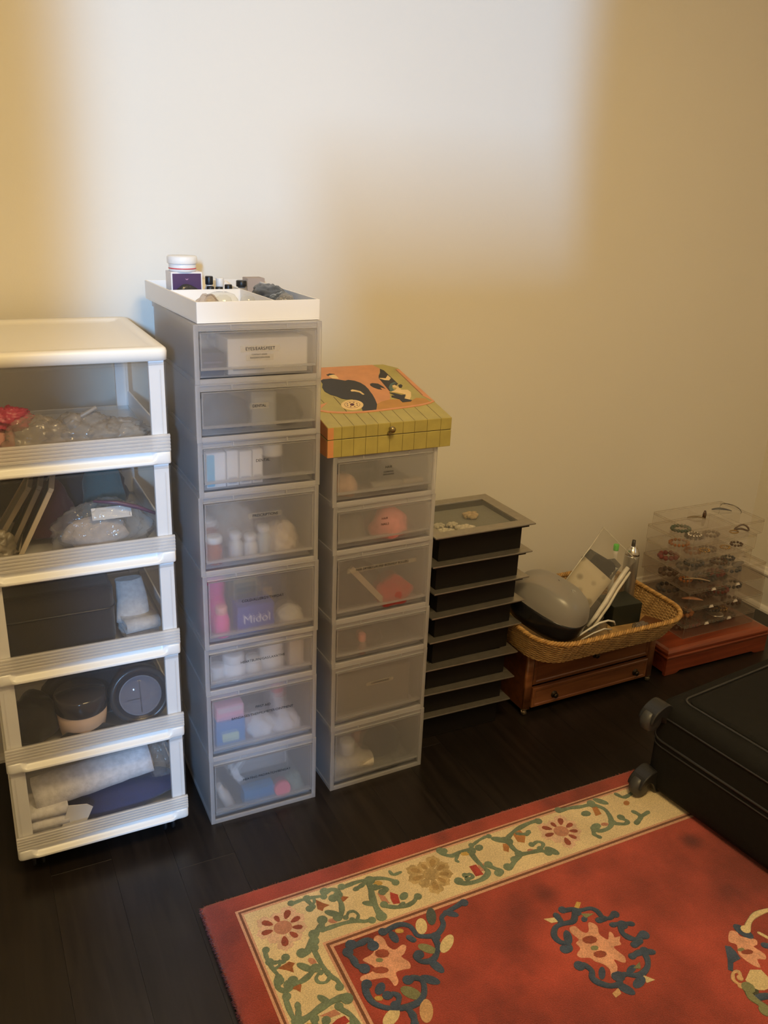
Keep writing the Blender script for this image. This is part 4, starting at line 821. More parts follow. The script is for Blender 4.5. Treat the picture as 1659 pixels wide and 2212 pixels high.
MB().lathe([(2.2,17.6),(2.1,18.4),(1.6,19.6),(1.15,20.1),(1.1,20.6)],28).build('can_shoulder', pm('can_shoulder_metal',(.60,.57,.52),.22,metal=.9), t)
MB().lathe([(.55,20.5),(.6,20.6),(.55,22.3),(.1,22.4)],14).build('nozzle', pm('nozzle_dark',(.05,.045,.04),.5), t)
bottle('slim white marker with a bright green cap behind the zip bag', 131.6,21.2,zf,.8,21.2,(.66,.63,.58),(.04,.62,.02),.85,1.8,.9,name='marker',cat='marker')
carton('dark green black carton right of the zip bag in the basket', 124.2,10.6,zf,10.2,8.4,6.4,(.018,.021,.014),None,-4)
t = thing('tubing_bag','clear bag of white tubing at the front of the basket','bag',(110.5,4.6,zf),0)
blob('','bag_film','',0,0,0,7.2,4.2,4.6,clearp('tubing_film',(.88,.86,.80),.14,(.40,.36,.28),.1,1.0,bump=.7,bscale=45),61,.3,2.2,parent=t)
mb = MB(); mb.tube([(-8.6,-3.6,5.4),(-6.4,-3.8,6.4),(-3.0,-3.6,7.6),(.6,-3.0,8.3),(4.0,-2.6,8.2),(6.4,-2.4,7.3),(7.2,-2.2,6.0)],.28,7); mb.tube([(-6,-4,4.9),(-2,-4.2,6.3),(2,-3.8,6.6),(5,-3.4,5.6)],.2,6); mb.build('white_tubing', pm('tubing_white',(.74,.71,.64),.4), t)
o = MB().prism(rr(-5,-3.6,5,3.6,1,4),0,1.4).build('wallet', wood('wallet_leather',(.10,.035,.012),(.20,.075,.025),.4,(20,20,20))); o.location=Vector((134.4,5.2,zf))*S; o.rotation_euler=(0,0,.5); tag(o,'brown leather wallet at the right end of the basket','wallet')
blob('clear crumpled wrapper beside the brown wallet','wrapper','wrapper',128.8,3.4,zf,2.6,2.2,2.6,clearp('wrapper_film',(.8,.78,.74),.2,(.4,.38,.34),.1,1,bump=.6),63,.4,2.5,sharp=True)
blob('brown black gloves heaped below the zip bag','gloves','gloves',117,17,zf,7,7,5,fab('dark_leather',(.03,.022,.016)),64)

# ------------------------------------------------------------------ red wooden case under the acrylic boxes
M_red = wood('red_mahogany',(.17,.030,.012),(.30,.062,.024),.22,(3,40,40),.5)
rc = thing('wooden_case','flat red mahogany case with a moulded lid below the clear boxes','case',(149.0,10.2,0),-.3)
rw, rd = 44.2, 29.5
mb = MB(); 
P = [(0,0)]+[(4.0,0),(5.2,.25),(6.2,.9)]+[(rw-6.2,.9),(rw-5.2,.25),(rw-4.0,0)]+[(rw,0),(rw,5.7),(0,5.7)]
mb.loft([[(x,y,z) for x,z in P] for y in (0,1.2)],True,False); mb.box((0,1.2,.9),(1.2,rd,5.7)); mb.box((rw-1.2,1.2,.9),(rw,rd,5.7)); mb.box((1.2,rd-1.2,.9),(rw-1.2,rd,5.7)); mb.box((1.2,1.2,.9),(rw-1.2,rd-1.2,1.5))
for x_ in (0,rw-3):
    mb.box((x_,rd-4,0),(x_+3,rd,.9))
mb.build('case_base', M_red, rc, .08)
q = lambda e, z: [(-e,-e,z),(rw+e,-e,z),(rw+e,rd+e,z),(-e,rd+e,z)]
mb = MB(); mb.loft([q(-.15,5.7),q(-.15,6.0),q(.35,6.15),q(.45,6.6),q(.3,7.0),q(-.1,7.1),q(-.1,7.35),q(.3,7.6),q(.25,8.1),q(-.3,8.7),q(-1.2,9.1),q(-2.0,9.2)],True,False); mb.build('case_lid', M_red, rc)

# ------------------------------------------------------------------ clear acrylic boxes of jewellery
M_acr = clearp('acrylic',(.985,.98,.975),.032,(.72,.62,.52),.05,.8); M_acr2 = clearp('acrylic_smoked',(.95,.935,.92),.046,(.50,.40,.33),.06,.8); M_edge = clearp('acrylic_edge',(.90,.88,.85),.16,(.66,.58,.48),.1,1.0)
gX = 'clear acrylic jewellery boxes in one stack'
AB = [  # x0, y0, z0, w, d, h, rz, label
 (158.6,14.2,9.25,31.5,20,4.5,.5,'lowest clear acrylic box, resting on the red wooden case'),
 (158.8,14.3,13.8,33.5,21,5.9,.3,'second clear acrylic box above the red wooden case'),
 (158.6,14.4,19.75,33.0,21,6.1,-.2,'third clear acrylic box above the red wooden case'),
 (157.2,14.4,25.9,33.0,21,5.5,-.5,'middle clear acrylic box of the stack, wider than those above'),
 (156.6,14.5,31.45,26.4,19.5,5.4,.4,'third clear acrylic box from the top of the stack'),
 (156.5,14.4,36.9,27.2,20,5.1,.2,'second clear acrylic box from the top of the stack'),
 (156.4,14.5,42.05,29.6,18.2,4.7,.3,'topmost clear acrylic box of the stack')]
M_bead = {k: pm('bead_'+k, c_, .2, metal=mt) for k, c_, mt in (('green',(.05,.09,.06),0),('amber',(.40,.14,.03),0),('red',(.20,.02,.018),0),('silver',(.55,.52,.47),.9),('gold',(.55,.36,.12),.9),('brown',(.09,.045,.025),0),('ivory',(.66,.52,.32),0),('smoke',(.05,.05,.055),0),('peach',(.60,.30,.16),0),('blue',(.07,.09,.13),0))}
def ring_of_beads(x, y, z, R_, r_, n, mat, ry=.8, tilt=0, arc=2*PI, ph=0):
    mb = MB()
    for k in range(n):
        a = ph+arc*k/n; c_ = (R_*math.cos(a), R_*ry*math.sin(a), r_+.05*(k%2)+tilt*R_*(1+math.sin(a)))
        mb.lathe([(r_*.1,-r_),(r_*.75,-r_*.62),(r_,0),(r_*.75,r_*.62),(r_*.1,r_)],8,c_)
    return mb
def jewel(lab, cat, name, mb, mat, x, y, z, rz=0):
    o = mb.build(name, mat); o.location = Vector((x,y,z))*S; o.rotation_euler = (0,0,rz); return tag(o, lab, cat)
for k, (x0,y0,z0,w_,d_,h_,rz,lab) in enumerate(AB):
    t = thing('acrylic_box', lab, 'jewellery box', (x0,y0,z0), rz, gX)
    b = MB(); e = .25
    b.box((0,0,0),(w_,d_,e)); b.box((0,0,e),(w_,e,h_-.6)); b.box((0,d_-e,e),(w_,d_,h_-.6)); b.box((0,e,e),(e,d_-e,h_-.6)); b.box((w_-e,e,e),(w_,d_-e,h_-.6)); b.box((w_*.5,e,e),(w_*.5+.15,d_-e,h_-1.0)); b.box((e,d_*.5,e),(w_-e,d_*.5+.15,h_-1.0))
    ma_ = M_acr if k > 3 else M_acr2; b.build('tray', ma_, t)
    l = MB(); l.box((-.15,-.15,h_-.22),(w_+.15,d_+.15,h_-.02))
    l.build('lid', ma_, t)
    g = MB()
    for zz in (h_-.6,): g.tube([(x,y,zz) for x,y in rr(-.15,-.15,w_+.15,d_+.15,.3,2)], .11, 5, True)
    g.tube([(x,y,.12) for x,y in rr(0,0,w_,d_,.3,2)], .08, 5, True)
    for px in (0,w_):
        for py in (0,d_): g.tube([(px,py,.1),(px,py,h_-.3)],.08,5)
    g.tube([(x,y,h_-.1) for x,y in rr(-.15,-.15,w_+.15,d_+.15,.3,2)], .13, 5, True)
    g.build('polished_edges', M_edge, t)
    if k < 3:
        c_ = MB()
        for px in (w_*.3,w_*.62): c_.M = Matrix.Translation((px,-.35,h_-.9)); c_.loft([[(-.9,0,0),(.9,0,0),(.6,-.25,.3),(-.6,-.25,.3)],[(-.9,.3,.0),(.9,.3,0),(.6,.3,.9),(-.6,.3,.9)]],True,False)
        c_.build('clasp', pm('pearly_clasp',(.60,.54,.48),.3), t)
zq = [a[2]+.3 for a in AB]
jewel('dark green bead bracelet in the topmost acrylic box','bracelet','bracelet',ring_of_beads(0,0,0,3.0,.62,15,None),M_bead['green'],161.6,25.5,zq[6]+.0)
jewel('clear bead bracelet beside the green one in the topmost acrylic box','bracelet','bracelet',ring_of_beads(0,0,0,2.2,.5,13,None),M_bead['silver'],162.4,20.2,zq[6])
jewel('silver bangle at the front right of the topmost acrylic box','bangle','bangle',MB().tube([(2.6*math.cos(a),1.7*math.sin(a),.9+.5*math.sin(a*2)) for a in [2*PI*k/30 for k in range(30)]],.3,6,True),M_bead['brown'],180.5,18.0,zq[6])
jewel('gold twisted bangle at the front middle of the topmost acrylic box','bangle','bangle',MB().tube([(1.5*math.cos(a),1.1*math.sin(a),.6) for a in [2*PI*k/24 for k in range(24)]],.22,6,True),M_bead['gold'],176.2,17.2,zq[6])
def feather(L_, W_):
    mb = MB(); st = []
    for k in range(11):
        u = k/10; wd = W_*math.sin(PI*min(1,u*.95+.06))**.7; st.append([(u*L_,-wd,.2+.5*math.sin(u*PI)),(u*L_,0,.35+.6*math.sin(u*PI)),(u*L_,wd,.2+.5*math.sin(u*PI)),(u*L_,0,.05+.5*math.sin(u*PI))])
    return mb.loft(st,True,True)
zl = AB[6][2]+4.72
jewel('olive leaf-shaped barrette lying on the topmost acrylic lid','barrette','barrette',feather(5.8,.95),pm('barrette_olive',(.19,.14,.075),.4),162.6,24.6,zl,-.55)
jewel('small brown clip standing behind the barrette on the acrylic lid','clip','hair_clip',MB().loft([[(-.5,-.25,0),(.5,-.25,0),(.5,.25,0),(-.5,.25,0)],[(-.55,-.3,1.4),(.55,-.3,1.4),(.55,.3,1.4),(-.55,.3,1.4)],[(-.2,-.2,2.6),(.2,-.2,2.6),(.2,.2,2.6),(-.2,.2,2.6)]],True,True),M_bead['brown'],167.8,22.6,zl)
jewel('blue grey metal comb on the right of the topmost acrylic lid','comb','hair_comb',feather(6.4,1.2),pm('comb_grey',(.13,.13,.14),.3,metal=.6),176.2,27.6,zl,-.6)
jewel('thin wire headband curling over the right of the topmost acrylic lid','headband','headband',MB().tube([(3.4*math.cos(a),2.6*math.sin(a),.2+1.6*max(0,math.sin(a*.7))) for a in [-.6+k*.16 for k in range(22)]],.12,6),pm('wire_grey',(.12,.11,.10),.3,metal=.7),181.2,24.2,zl,-.5)
lots = [ (5,'amber',162.5,26,3.2,.55,14),(5,'gold',166,18.5,1.7,.35,12),(5,'gold',174.5,18.0,1.6,.35,12),(5,'brown',180.0,18.5,1.9,.45,10),
 (4,'red',160.8,28.0,3.0,.9,10),(4,'smoke',165.2,21.0,3.0,.6,13),(4,'brown',174,19,2.6,.55,13),(4,'smoke',179.2,20.0,2.0,.5,10),
 (3,'brown',161.4,27.5,2.8,.9,9),(3,'amber',163.0,21.2,2.0,.5,10),(3,'smoke',170.0,20,3.6,.7,14),(3,'red',176,21,2.6,.8,9),(3,'blue',184.0,22.5,3.6,.7,12),
 (2,'smoke',163,28,3.6,.8,12),(2,'brown',171.5,20.5,3.2,.55,15),(2,'red',178.5,21,3.4,.6,14),(2,'smoke',186,22,3.0,.6,12),
 (1,'amber',163.8,20.8,3.2,.8,11),(1,'smoke',175.8,19.6,2.5,.55,12),(1,'gold',179.0,18.4,1.7,.4,10),(1,'brown',186.5,21.5,3.2,.6,12),
 (5,'smoke',171.5,28.5,3.0,.6,12),(5,'brown',178.5,28,2.6,.6,11),(4,'amber',172,28.5,2.6,.7,10),(4,'brown',178.4,28.2,2.8,.6,12),(3,'smoke',171,28.8,3.4,.8,11),(3,'brown',178.5,29,3.2,.7,12),(3,'green',185.5,28.6,3.0,.7,11),
 (2,'brown',171.5,29,3.4,.9,10),(2,'amber',178.6,29.2,2.8,.6,12),(2,'green',186.2,29,3.2,.8,11),(1,'smoke',164.0,28.6,3.6,.9,11),(1,'brown',172,28.8,3.2,.7,12),(1,'red',179.5,28.8,3.0,.7,12),(1,'blue',187,28.6,3.2,.8,11),(0,'brown',163.4,21.5,3.4,.7,13),(0,'smoke',163.6,28.4,3.2,.6,13),(0,'red',171,28.2,3.0,.6,12),(0,'brown',178.5,28.2,3.2,.6,13),
 (0,'red',168.5,21,3.2,.6,13),(0,'smoke',178.5,20.6,3.4,.6,14),(0,'brown',185.0,20.8,2.6,.6,11)]
cnt = {}
where = ['on the lowest acrylic level','in the second acrylic box up','in the third acrylic box up','in the middle acrylic box','in the third acrylic box down','in the second acrylic box down']
for lv, c_, x_, y_, R_, r_, n_ in lots:
    pos = ('back left' if x_ < 168 else 'back centre' if x_ < 175 else 'back right centre' if x_ < 183 else 'back right') if y_ > 24.5 else ('left' if x_ < 169 else ('centre' if x_ < 177 else ('right centre' if x_ < 183 else 'right end')))
    jewel('%s bead string at the %s, %s' % (c_, pos, where[lv]),'beads','bead_string',ring_of_beads(0,0,0,R_,r_,n_,None),M_bead[c_],x_,y_,zq[lv])
jewel('long ivory hair stick at the left in the middle acrylic box','hair stick','hair_stick',feather(8.2,.6),M_bead['ivory'],161.2,20.4,zq[3]+1.2,-.62)
jewel('peach shell fan at the front left of the third acrylic box up','shell fan','shell_fan',feather(6.6,1.4),M_bead['peach'],160.6,19.2,zq[2]+1.0,-.60)
jewel('dark feather clip at the right of the middle acrylic box','feather clip','feather_clip',feather(7.4,1.3),M_bead['blue'],181.5,18.8,zq[3]+2.6,.35)
jewel('pale disc brooch in the second acrylic box up','brooch','brooch',MB().lathe([(2.6,0),(2.7,.15),(2.2,.4),(.1,.55)],24),M_bead['silver'],174.6,16.9,zq[1])

# ------------------------------------------------------------------ black suitcase lying on the rug
M_fabric = pm('suitcase_fabric',(.0100,.0096,.0084),.85,var=.10,vscale=(60,60,60),bump=.5,bscale=900,spec=.25); M_pip = pm('suitcase_piping',(.03,.03,.032),.35)
sk = thing('suitcase','black soft suitcase lying flat on the red rug, wheels to the left','suitcase',(102.9,-29.8,0),6.5)
L_, W_, z0, z1 = 62, 43, 2.3, 27.0
q = lambda e, z: [(x,y,z) for x,y in rr(e,-W_+e,L_-e,-e,max(.6,4.6-e),6)]
mb = MB(); mb.loft([q(2.2,z0),q(.9,z0+.5),q(.2,z0+1.8),q(0,z0+4),q(0,z1-4.5),q(.3,z1-2.2),q(1.1,z1-.8),q(2.6,z1-.1),q(6,z1+.3),q(12,z1+.35)],True,True); mb.build('suitcase_body', M_fabric, sk)
for zz, rr_ in ((17.2,.34),(15.6,.2),(23.9,.22)):
    mb = MB(); mb.tube([(x,y,zz) for x,y in rr(-.05,-W_-.05,L_+.05,.05,4.6,6)],rr_,6,True); mb.build('piping', M_pip, sk)
mb = MB(); mb.tube([(x,y,z1+.28) for x,y in rr(5,-W_+5,L_-5,-4.5,2.5,5)],.32,6,True); mb.build('pocket_piping', M_pip, sk)
mb = MB(); mb.loft([[(x,y,z) for x,y in rr(e,-W_+e,L_-e,-e,2.2,5)] for e,z in ((5.4,z1+.1),(5.6,z1+.7),(6.6,z1+1.0))],True,True); mb.build('front_pocket', M_fabric, sk)
for zc_, up in ((4.4,1),(23.6,-1)):
    mb = MB(); base = [(2.6,-3.4),(3.2,-.6)]
    arc = []
    for k in range(13):
        a = math.radians(-30+k*19); arc.append((-3.4+3.4*math.cos(a), zc_+3.4*math.sin(a)))
    # fender: band around the wheel, open below/outside
    P_ = [(3.0,zc_-1.0),(2.2,zc_+2.6),(.2,zc_+4.3),(-2.2,zc_+3.9),(-4.6,zc_+2.4),(-5.6,zc_+.4),(-4.9,zc_-.2),(-3.6,zc_+.9),(-1.6,zc_+1.2),(-.2,zc_-.6),(.4,zc_-2.4),(2.4,zc_-3.0)]
    for _ in range(2): P_ = [q_ for a,b in zip(P_,P_[1:]+P_[:1]) for q_ in ((a[0]*.75+b[0]*.25,a[1]*.75+b[1]*.25),(a[0]*.25+b[0]*.75,a[1]*.25+b[1]*.75))]
    mb.loft([[(x*1.0,-2.6+dy,z) for x,z in P_] for dy in (-2.2,-1.9,1.9,2.2)],True,False)
    hs = mb.build('wheel_housing', pm('housing_plastic',(.020,.020,.021),.38), sk, .5, 3)
    w2 = MB(); w2.M = Matrix.Translation((-3.3,-2.6,zc_-.1)) @ Matrix.Rotation(PI/2,4,'X'); w2.lathe([(.5,-1.5),(2.2,-1.5),(2.75,-1.0),(2.8,0),(2.75,1.0),(2.2,1.5),(.5,1.5)],28)
    w2.build('wheel', pm('wheel_rubber',(.055,.055,.056),.4), hs)

# ------------------------------------------------------------------ red Chinese rug
RS=[('g',0.79,[(8.3,-31.3),(9.8,-31.1),(11.4,-31.1),(13.2,-31.4),(15.2,-31.9)]),('g',0.88,[(11.5,-31.2),(11.9,-32.6),(12.2,-33.8),(11.4,-34.2)]),('g',0.62,[(13.2,-31.4),(12.8,-32.7),(11.8,-33.1)]),('g',1.06,[(15.9,-31.2),(17.4,-30.9),(18.4,-31.8),(18.2,-33.2),(16.9,-33.6)]),('g',1.06,[(17.8,-32.9),(17.8,-35.2),(17,-37.4),(15.9,-38.6)]),('g',0.97,[(14,-36.6),(15.3,-36.6),(16.2,-37.9)]),('g',1.15,[(12.2,-37.7),(12.1,-38.7),(10.9,-39.5),(9.9,-40.6)]),('g',0.88,[(11.7,-40.1),(13.9,-40.1),(16.1,-40.2),(18.6,-40.6),(20.3,-41.5),(21.8,-41.6)]),('g',0.62,[(17.3,-39.2),(18.2,-38.1),(19.3,-38.2),(19.8,-39.4),(19.1,-40.4),(18.1,-40.3)]),('g',0.88,[(19.7,-31.4),(21.7,-31.2),(23.7,-31.2),(25.6,-31.5),(27.9,-32),(29.8,-33.1),(31,-34.5)]),('g',0.97,[(22.1,-32.9),(23.6,-32.5),(24.9,-32)]),('g',0.71,[(31.1,-31.3),(31.4,-32.4),(33.1,-32.4)]),('g',1.23,[(25.6,-31.8),(25.1,-34.3),(24.4,-36.6),(24.1,-38.5),(24,-40.4),(24.3,-41.7)]),('g',0.88,[(26.1,-34.4),(27.5,-34.5),(28.2,-35.6),(27.1,-36.2)]),('g',0.88,[(22.2,-37.1),(23.6,-37.5),(24,-38.5)]),('g',0.88,[(25.7,-39.4),(27.7,-40.7),(29.9,-41.3),(32,-40.9),(33.2,-39.9)]),('g',1.06,[(30.3,-38.6),(31.1,-38.5),(30.7,-39.2)]),('g',0.88,[(28.5,-40.9),(29.6,-40.5)]),('g',1.01,[(44.1,-30.3),(44.7,-31.6),(46.2,-32.6),(48.5,-32.3),(51.1,-32.6)]),('g',0.71,[(47.7,-32.6),(46.3,-34),(46.4,-34.7)]),('g',0.71,[(51.9,-31.7),(53.6,-31),(55.7,-30.5),(57.1,-30.4)]),('g',1.11,[(50.5,-33.1),(50.4,-35.8),(50.7,-38.6),(50.9,-40.1),(49.2,-41.2),(47,-41.4),(44.8,-41),(43.4,-40.1)]),('g',0.71,[(45.7,-39.1),(46.9,-39),(47.1,-39.9),(45.7,-40.2)]),('g',1.01,[(51.9,-38.4),(53,-39.9),(53.8,-41.2),(52.9,-41.6)]),('g',1.11,[(58,-31.5),(58.3,-32.7),(59.8,-33.4)]),('g',1.01,[(59.9,-33.4),(62.5,-32),(65.3,-31.1),(68.5,-30.6),(70.8,-30.7)]),('g',1.01,[(63.8,-32.6),(65.5,-33.5),(66.5,-33.1)]),('g',1.11,[(60.1,-33.9),(60.2,-36.7),(60.6,-38.2),(58.6,-39.4),(56.8,-40.5),(55.9,-40.9)]),('g',1.01,[(60.3,-38.4),(62.8,-38.8),(65.2,-39.2),(66.9,-40.3)]),('g',0.76,[(64.8,-37.1),(66.5,-36.6),(67.4,-37.7),(65.9,-38.9)]),('g',1.21,[(67.3,-39.4),(68.7,-40.4),(67.6,-41.4)]),('g',1.01,[(77.7,-30),(80.7,-30.1),(83.7,-30.8),(86.6,-31.1)]),('g',1.11,[(88.5,-30.1),(90.2,-31),(89.5,-32.5)]),('g',1.11,[(86.5,-31),(88.3,-33.4),(88.2,-35.7),(87,-38.2),(85,-39.6),(82.5,-39.6),(81.5,-38.7)]),('g',1.01,[(81.2,-38.7),(80.4,-39.9),(80.9,-41.1)]),('g',1.01,[(86.9,-38.6),(89.4,-40),(90.8,-39.5),(89.9,-38)]),('g',1.01,[(94.9,-30.6),(96,-32.3),(99.9,-31.5)]),('g',1.11,[(94.5,-37.6),(94.9,-39.5),(92.3,-40.9)]),('g',0.91,[(94.6,-39.6),(97.6,-39)]),('b',1.23,[(15.4,-46.1),(17.3,-46.1),(18.9,-45.9),(19.6,-47.6)]),('b',1.15,[(13.8,-47.2),(14.4,-48.8),(14.5,-50.6),(15.7,-51.6)]),('b',0.97,[(22.6,-45.7),(24.6,-45.1),(26.6,-45.1),(28.1,-46.2),(28.4,-47.7),(28.5,-49),(30,-49.9),(31.7,-50.4),(33.2,-49.9),(34.7,-48.6),(35.3,-46.9),(37.4,-46.1),(39.8,-45.6),(41.4,-45.2)]),('b',1.06,[(23.7,-47.1),(24,-48.4),(24.2,-46.8)]),('b',1.06,[(27.2,-49.6),(26.8,-48.8)]),('t',1.32,[(33.1,-45),(34.3,-45.4),(32.7,-47.3)]),('b',0.97,[(36.6,-46.1),(37.4,-47.6),(38.4,-47)]),('b',1.06,[(31.4,-50.7),(31.1,-52.6),(29.9,-54.4),(28.2,-55.4),(26.3,-54.8),(25.8,-53.5),(26.4,-53)]),('b',1.15,[(28,-55.7),(28.3,-57.2),(28.9,-58)]),('b',1.06,[(14.1,-55.1),(13.6,-56.9),(13.8,-59),(15.1,-60.7),(17,-61.9),(19.2,-62.5),(21.3,-62.5),(23.1,-61.5),(24.1,-59.9),(24.3,-58.4),(23,-57.4),(22,-57.8)]),('b',1.15,[(24.8,-58.2),(26.2,-59),(26.4,-60.3)]),('b',1.15,[(15.8,-57.1),(16.8,-56.6),(16.3,-57.4)]),('b',0.97,[(16.9,-59.2),(18.1,-59),(18.7,-60.1),(17.5,-61.6)]),('b',1.15,[(19.2,-62.8),(19.3,-64.6),(18.8,-66.3)]),('c',1.5,[(30.4,-46.2),(30.7,-47.4),(29.8,-48.3)]),('c',1.41,[(34.3,-52.1),(32.8,-53.4),(31.6,-54)]),('n',1.23,[(27.9,-51.7),(28.9,-52.6),(29.5,-53.7)]),('n',1.5,[(20.4,-59.2),(21.3,-60.3),(21.8,-61.1)]),('c',1.5,[(16.7,-62.6),(15.5,-63.5),(14.5,-63.6)]),('a',1.59,[(22.7,-63.3),(21.6,-64.8),(21.6,-65.9)]),('b',0.94,[(59.4,-55.8),(61.3,-56.1),(63,-57.1),(65.1,-57.5),(66,-58.7),(66,-60.5),(67.2,-61.3),(68.8,-60.7)]),('b',1.03,[(61.6,-57),(59.7,-58.8),(57.2,-58.5),(55.3,-58.7),(53.8,-60.3),(54,-62.1),(55.1,-62.9),(54.8,-64.1),(53.7,-64.2)]),('b',1.13,[(57.4,-56.2),(57.2,-58)]),('b',1.13,[(55.9,-60.8),(56.8,-61.7),(55.5,-62.8)]),('b',1.13,[(64.7,-60.8),(66.2,-60.9)]),('b',1.03,[(66.5,-62.9),(68.4,-63.4),(70.4,-64.3)]),('b',1.13,[(68.2,-63.6),(67.1,-65.2),(67.5,-66.8),(68.8,-67.9),(70.7,-67.3)]),('b',1.13,[(67.2,-68.7),(69,-68.4)]),('b',1.13,[(64.9,-70.7),(67,-70.6),(69.4,-71.5)]),('b',1.03,[(67.8,-70.7),(67.3,-72.4),(66,-73.9),(63.7,-74.7),(62.2,-74.3),(60.8,-73.4),(58.9,-73.5)]),('b',0.84,[(62.1,-72.6),(63.6,-72.8),(62.4,-73.8)]),('b',1.13,[(62.8,-75.2),(62.5,-76.4),(61,-76.3)]),('b',1.13,[(59.2,-73.2),(58.4,-74.6),(56.5,-74.3),(55,-72.9),(54.5,-71.5),(55.4,-70.1),(54.9,-68.5),(53.9,-68.6)]),('b',0.84,[(55.9,-71.7),(57.1,-71.9),(57.6,-70.6)]),('b',1.22,[(58.1,-74.9),(58.9,-76.1),(59.1,-77)]),('c',1.03,[(91.3,-75.4),(93.4,-74),(96.3,-73.1),(99.8,-73.3),(103.1,-74.3)]),('b',1.5,[(90,-74),(90.4,-75.5),(90.5,-76.4)]),('a',0.66,[(79.7,-84.6),(79.3,-83.1),(80.5,-81.9),(81.7,-82.1),(80.9,-83.4)]),('n',1.31,[(80.1,-85.4),(79.5,-87.2),(79.9,-89.1),(80,-90.4)]),('b',1.22,[(80.8,-87.8),(82.5,-88.3)]),('c',0.75,[(93.1,-76.9),(93.8,-78.5)]),('b',1.13,[(91.6,-79.6),(92.7,-80.5)])]
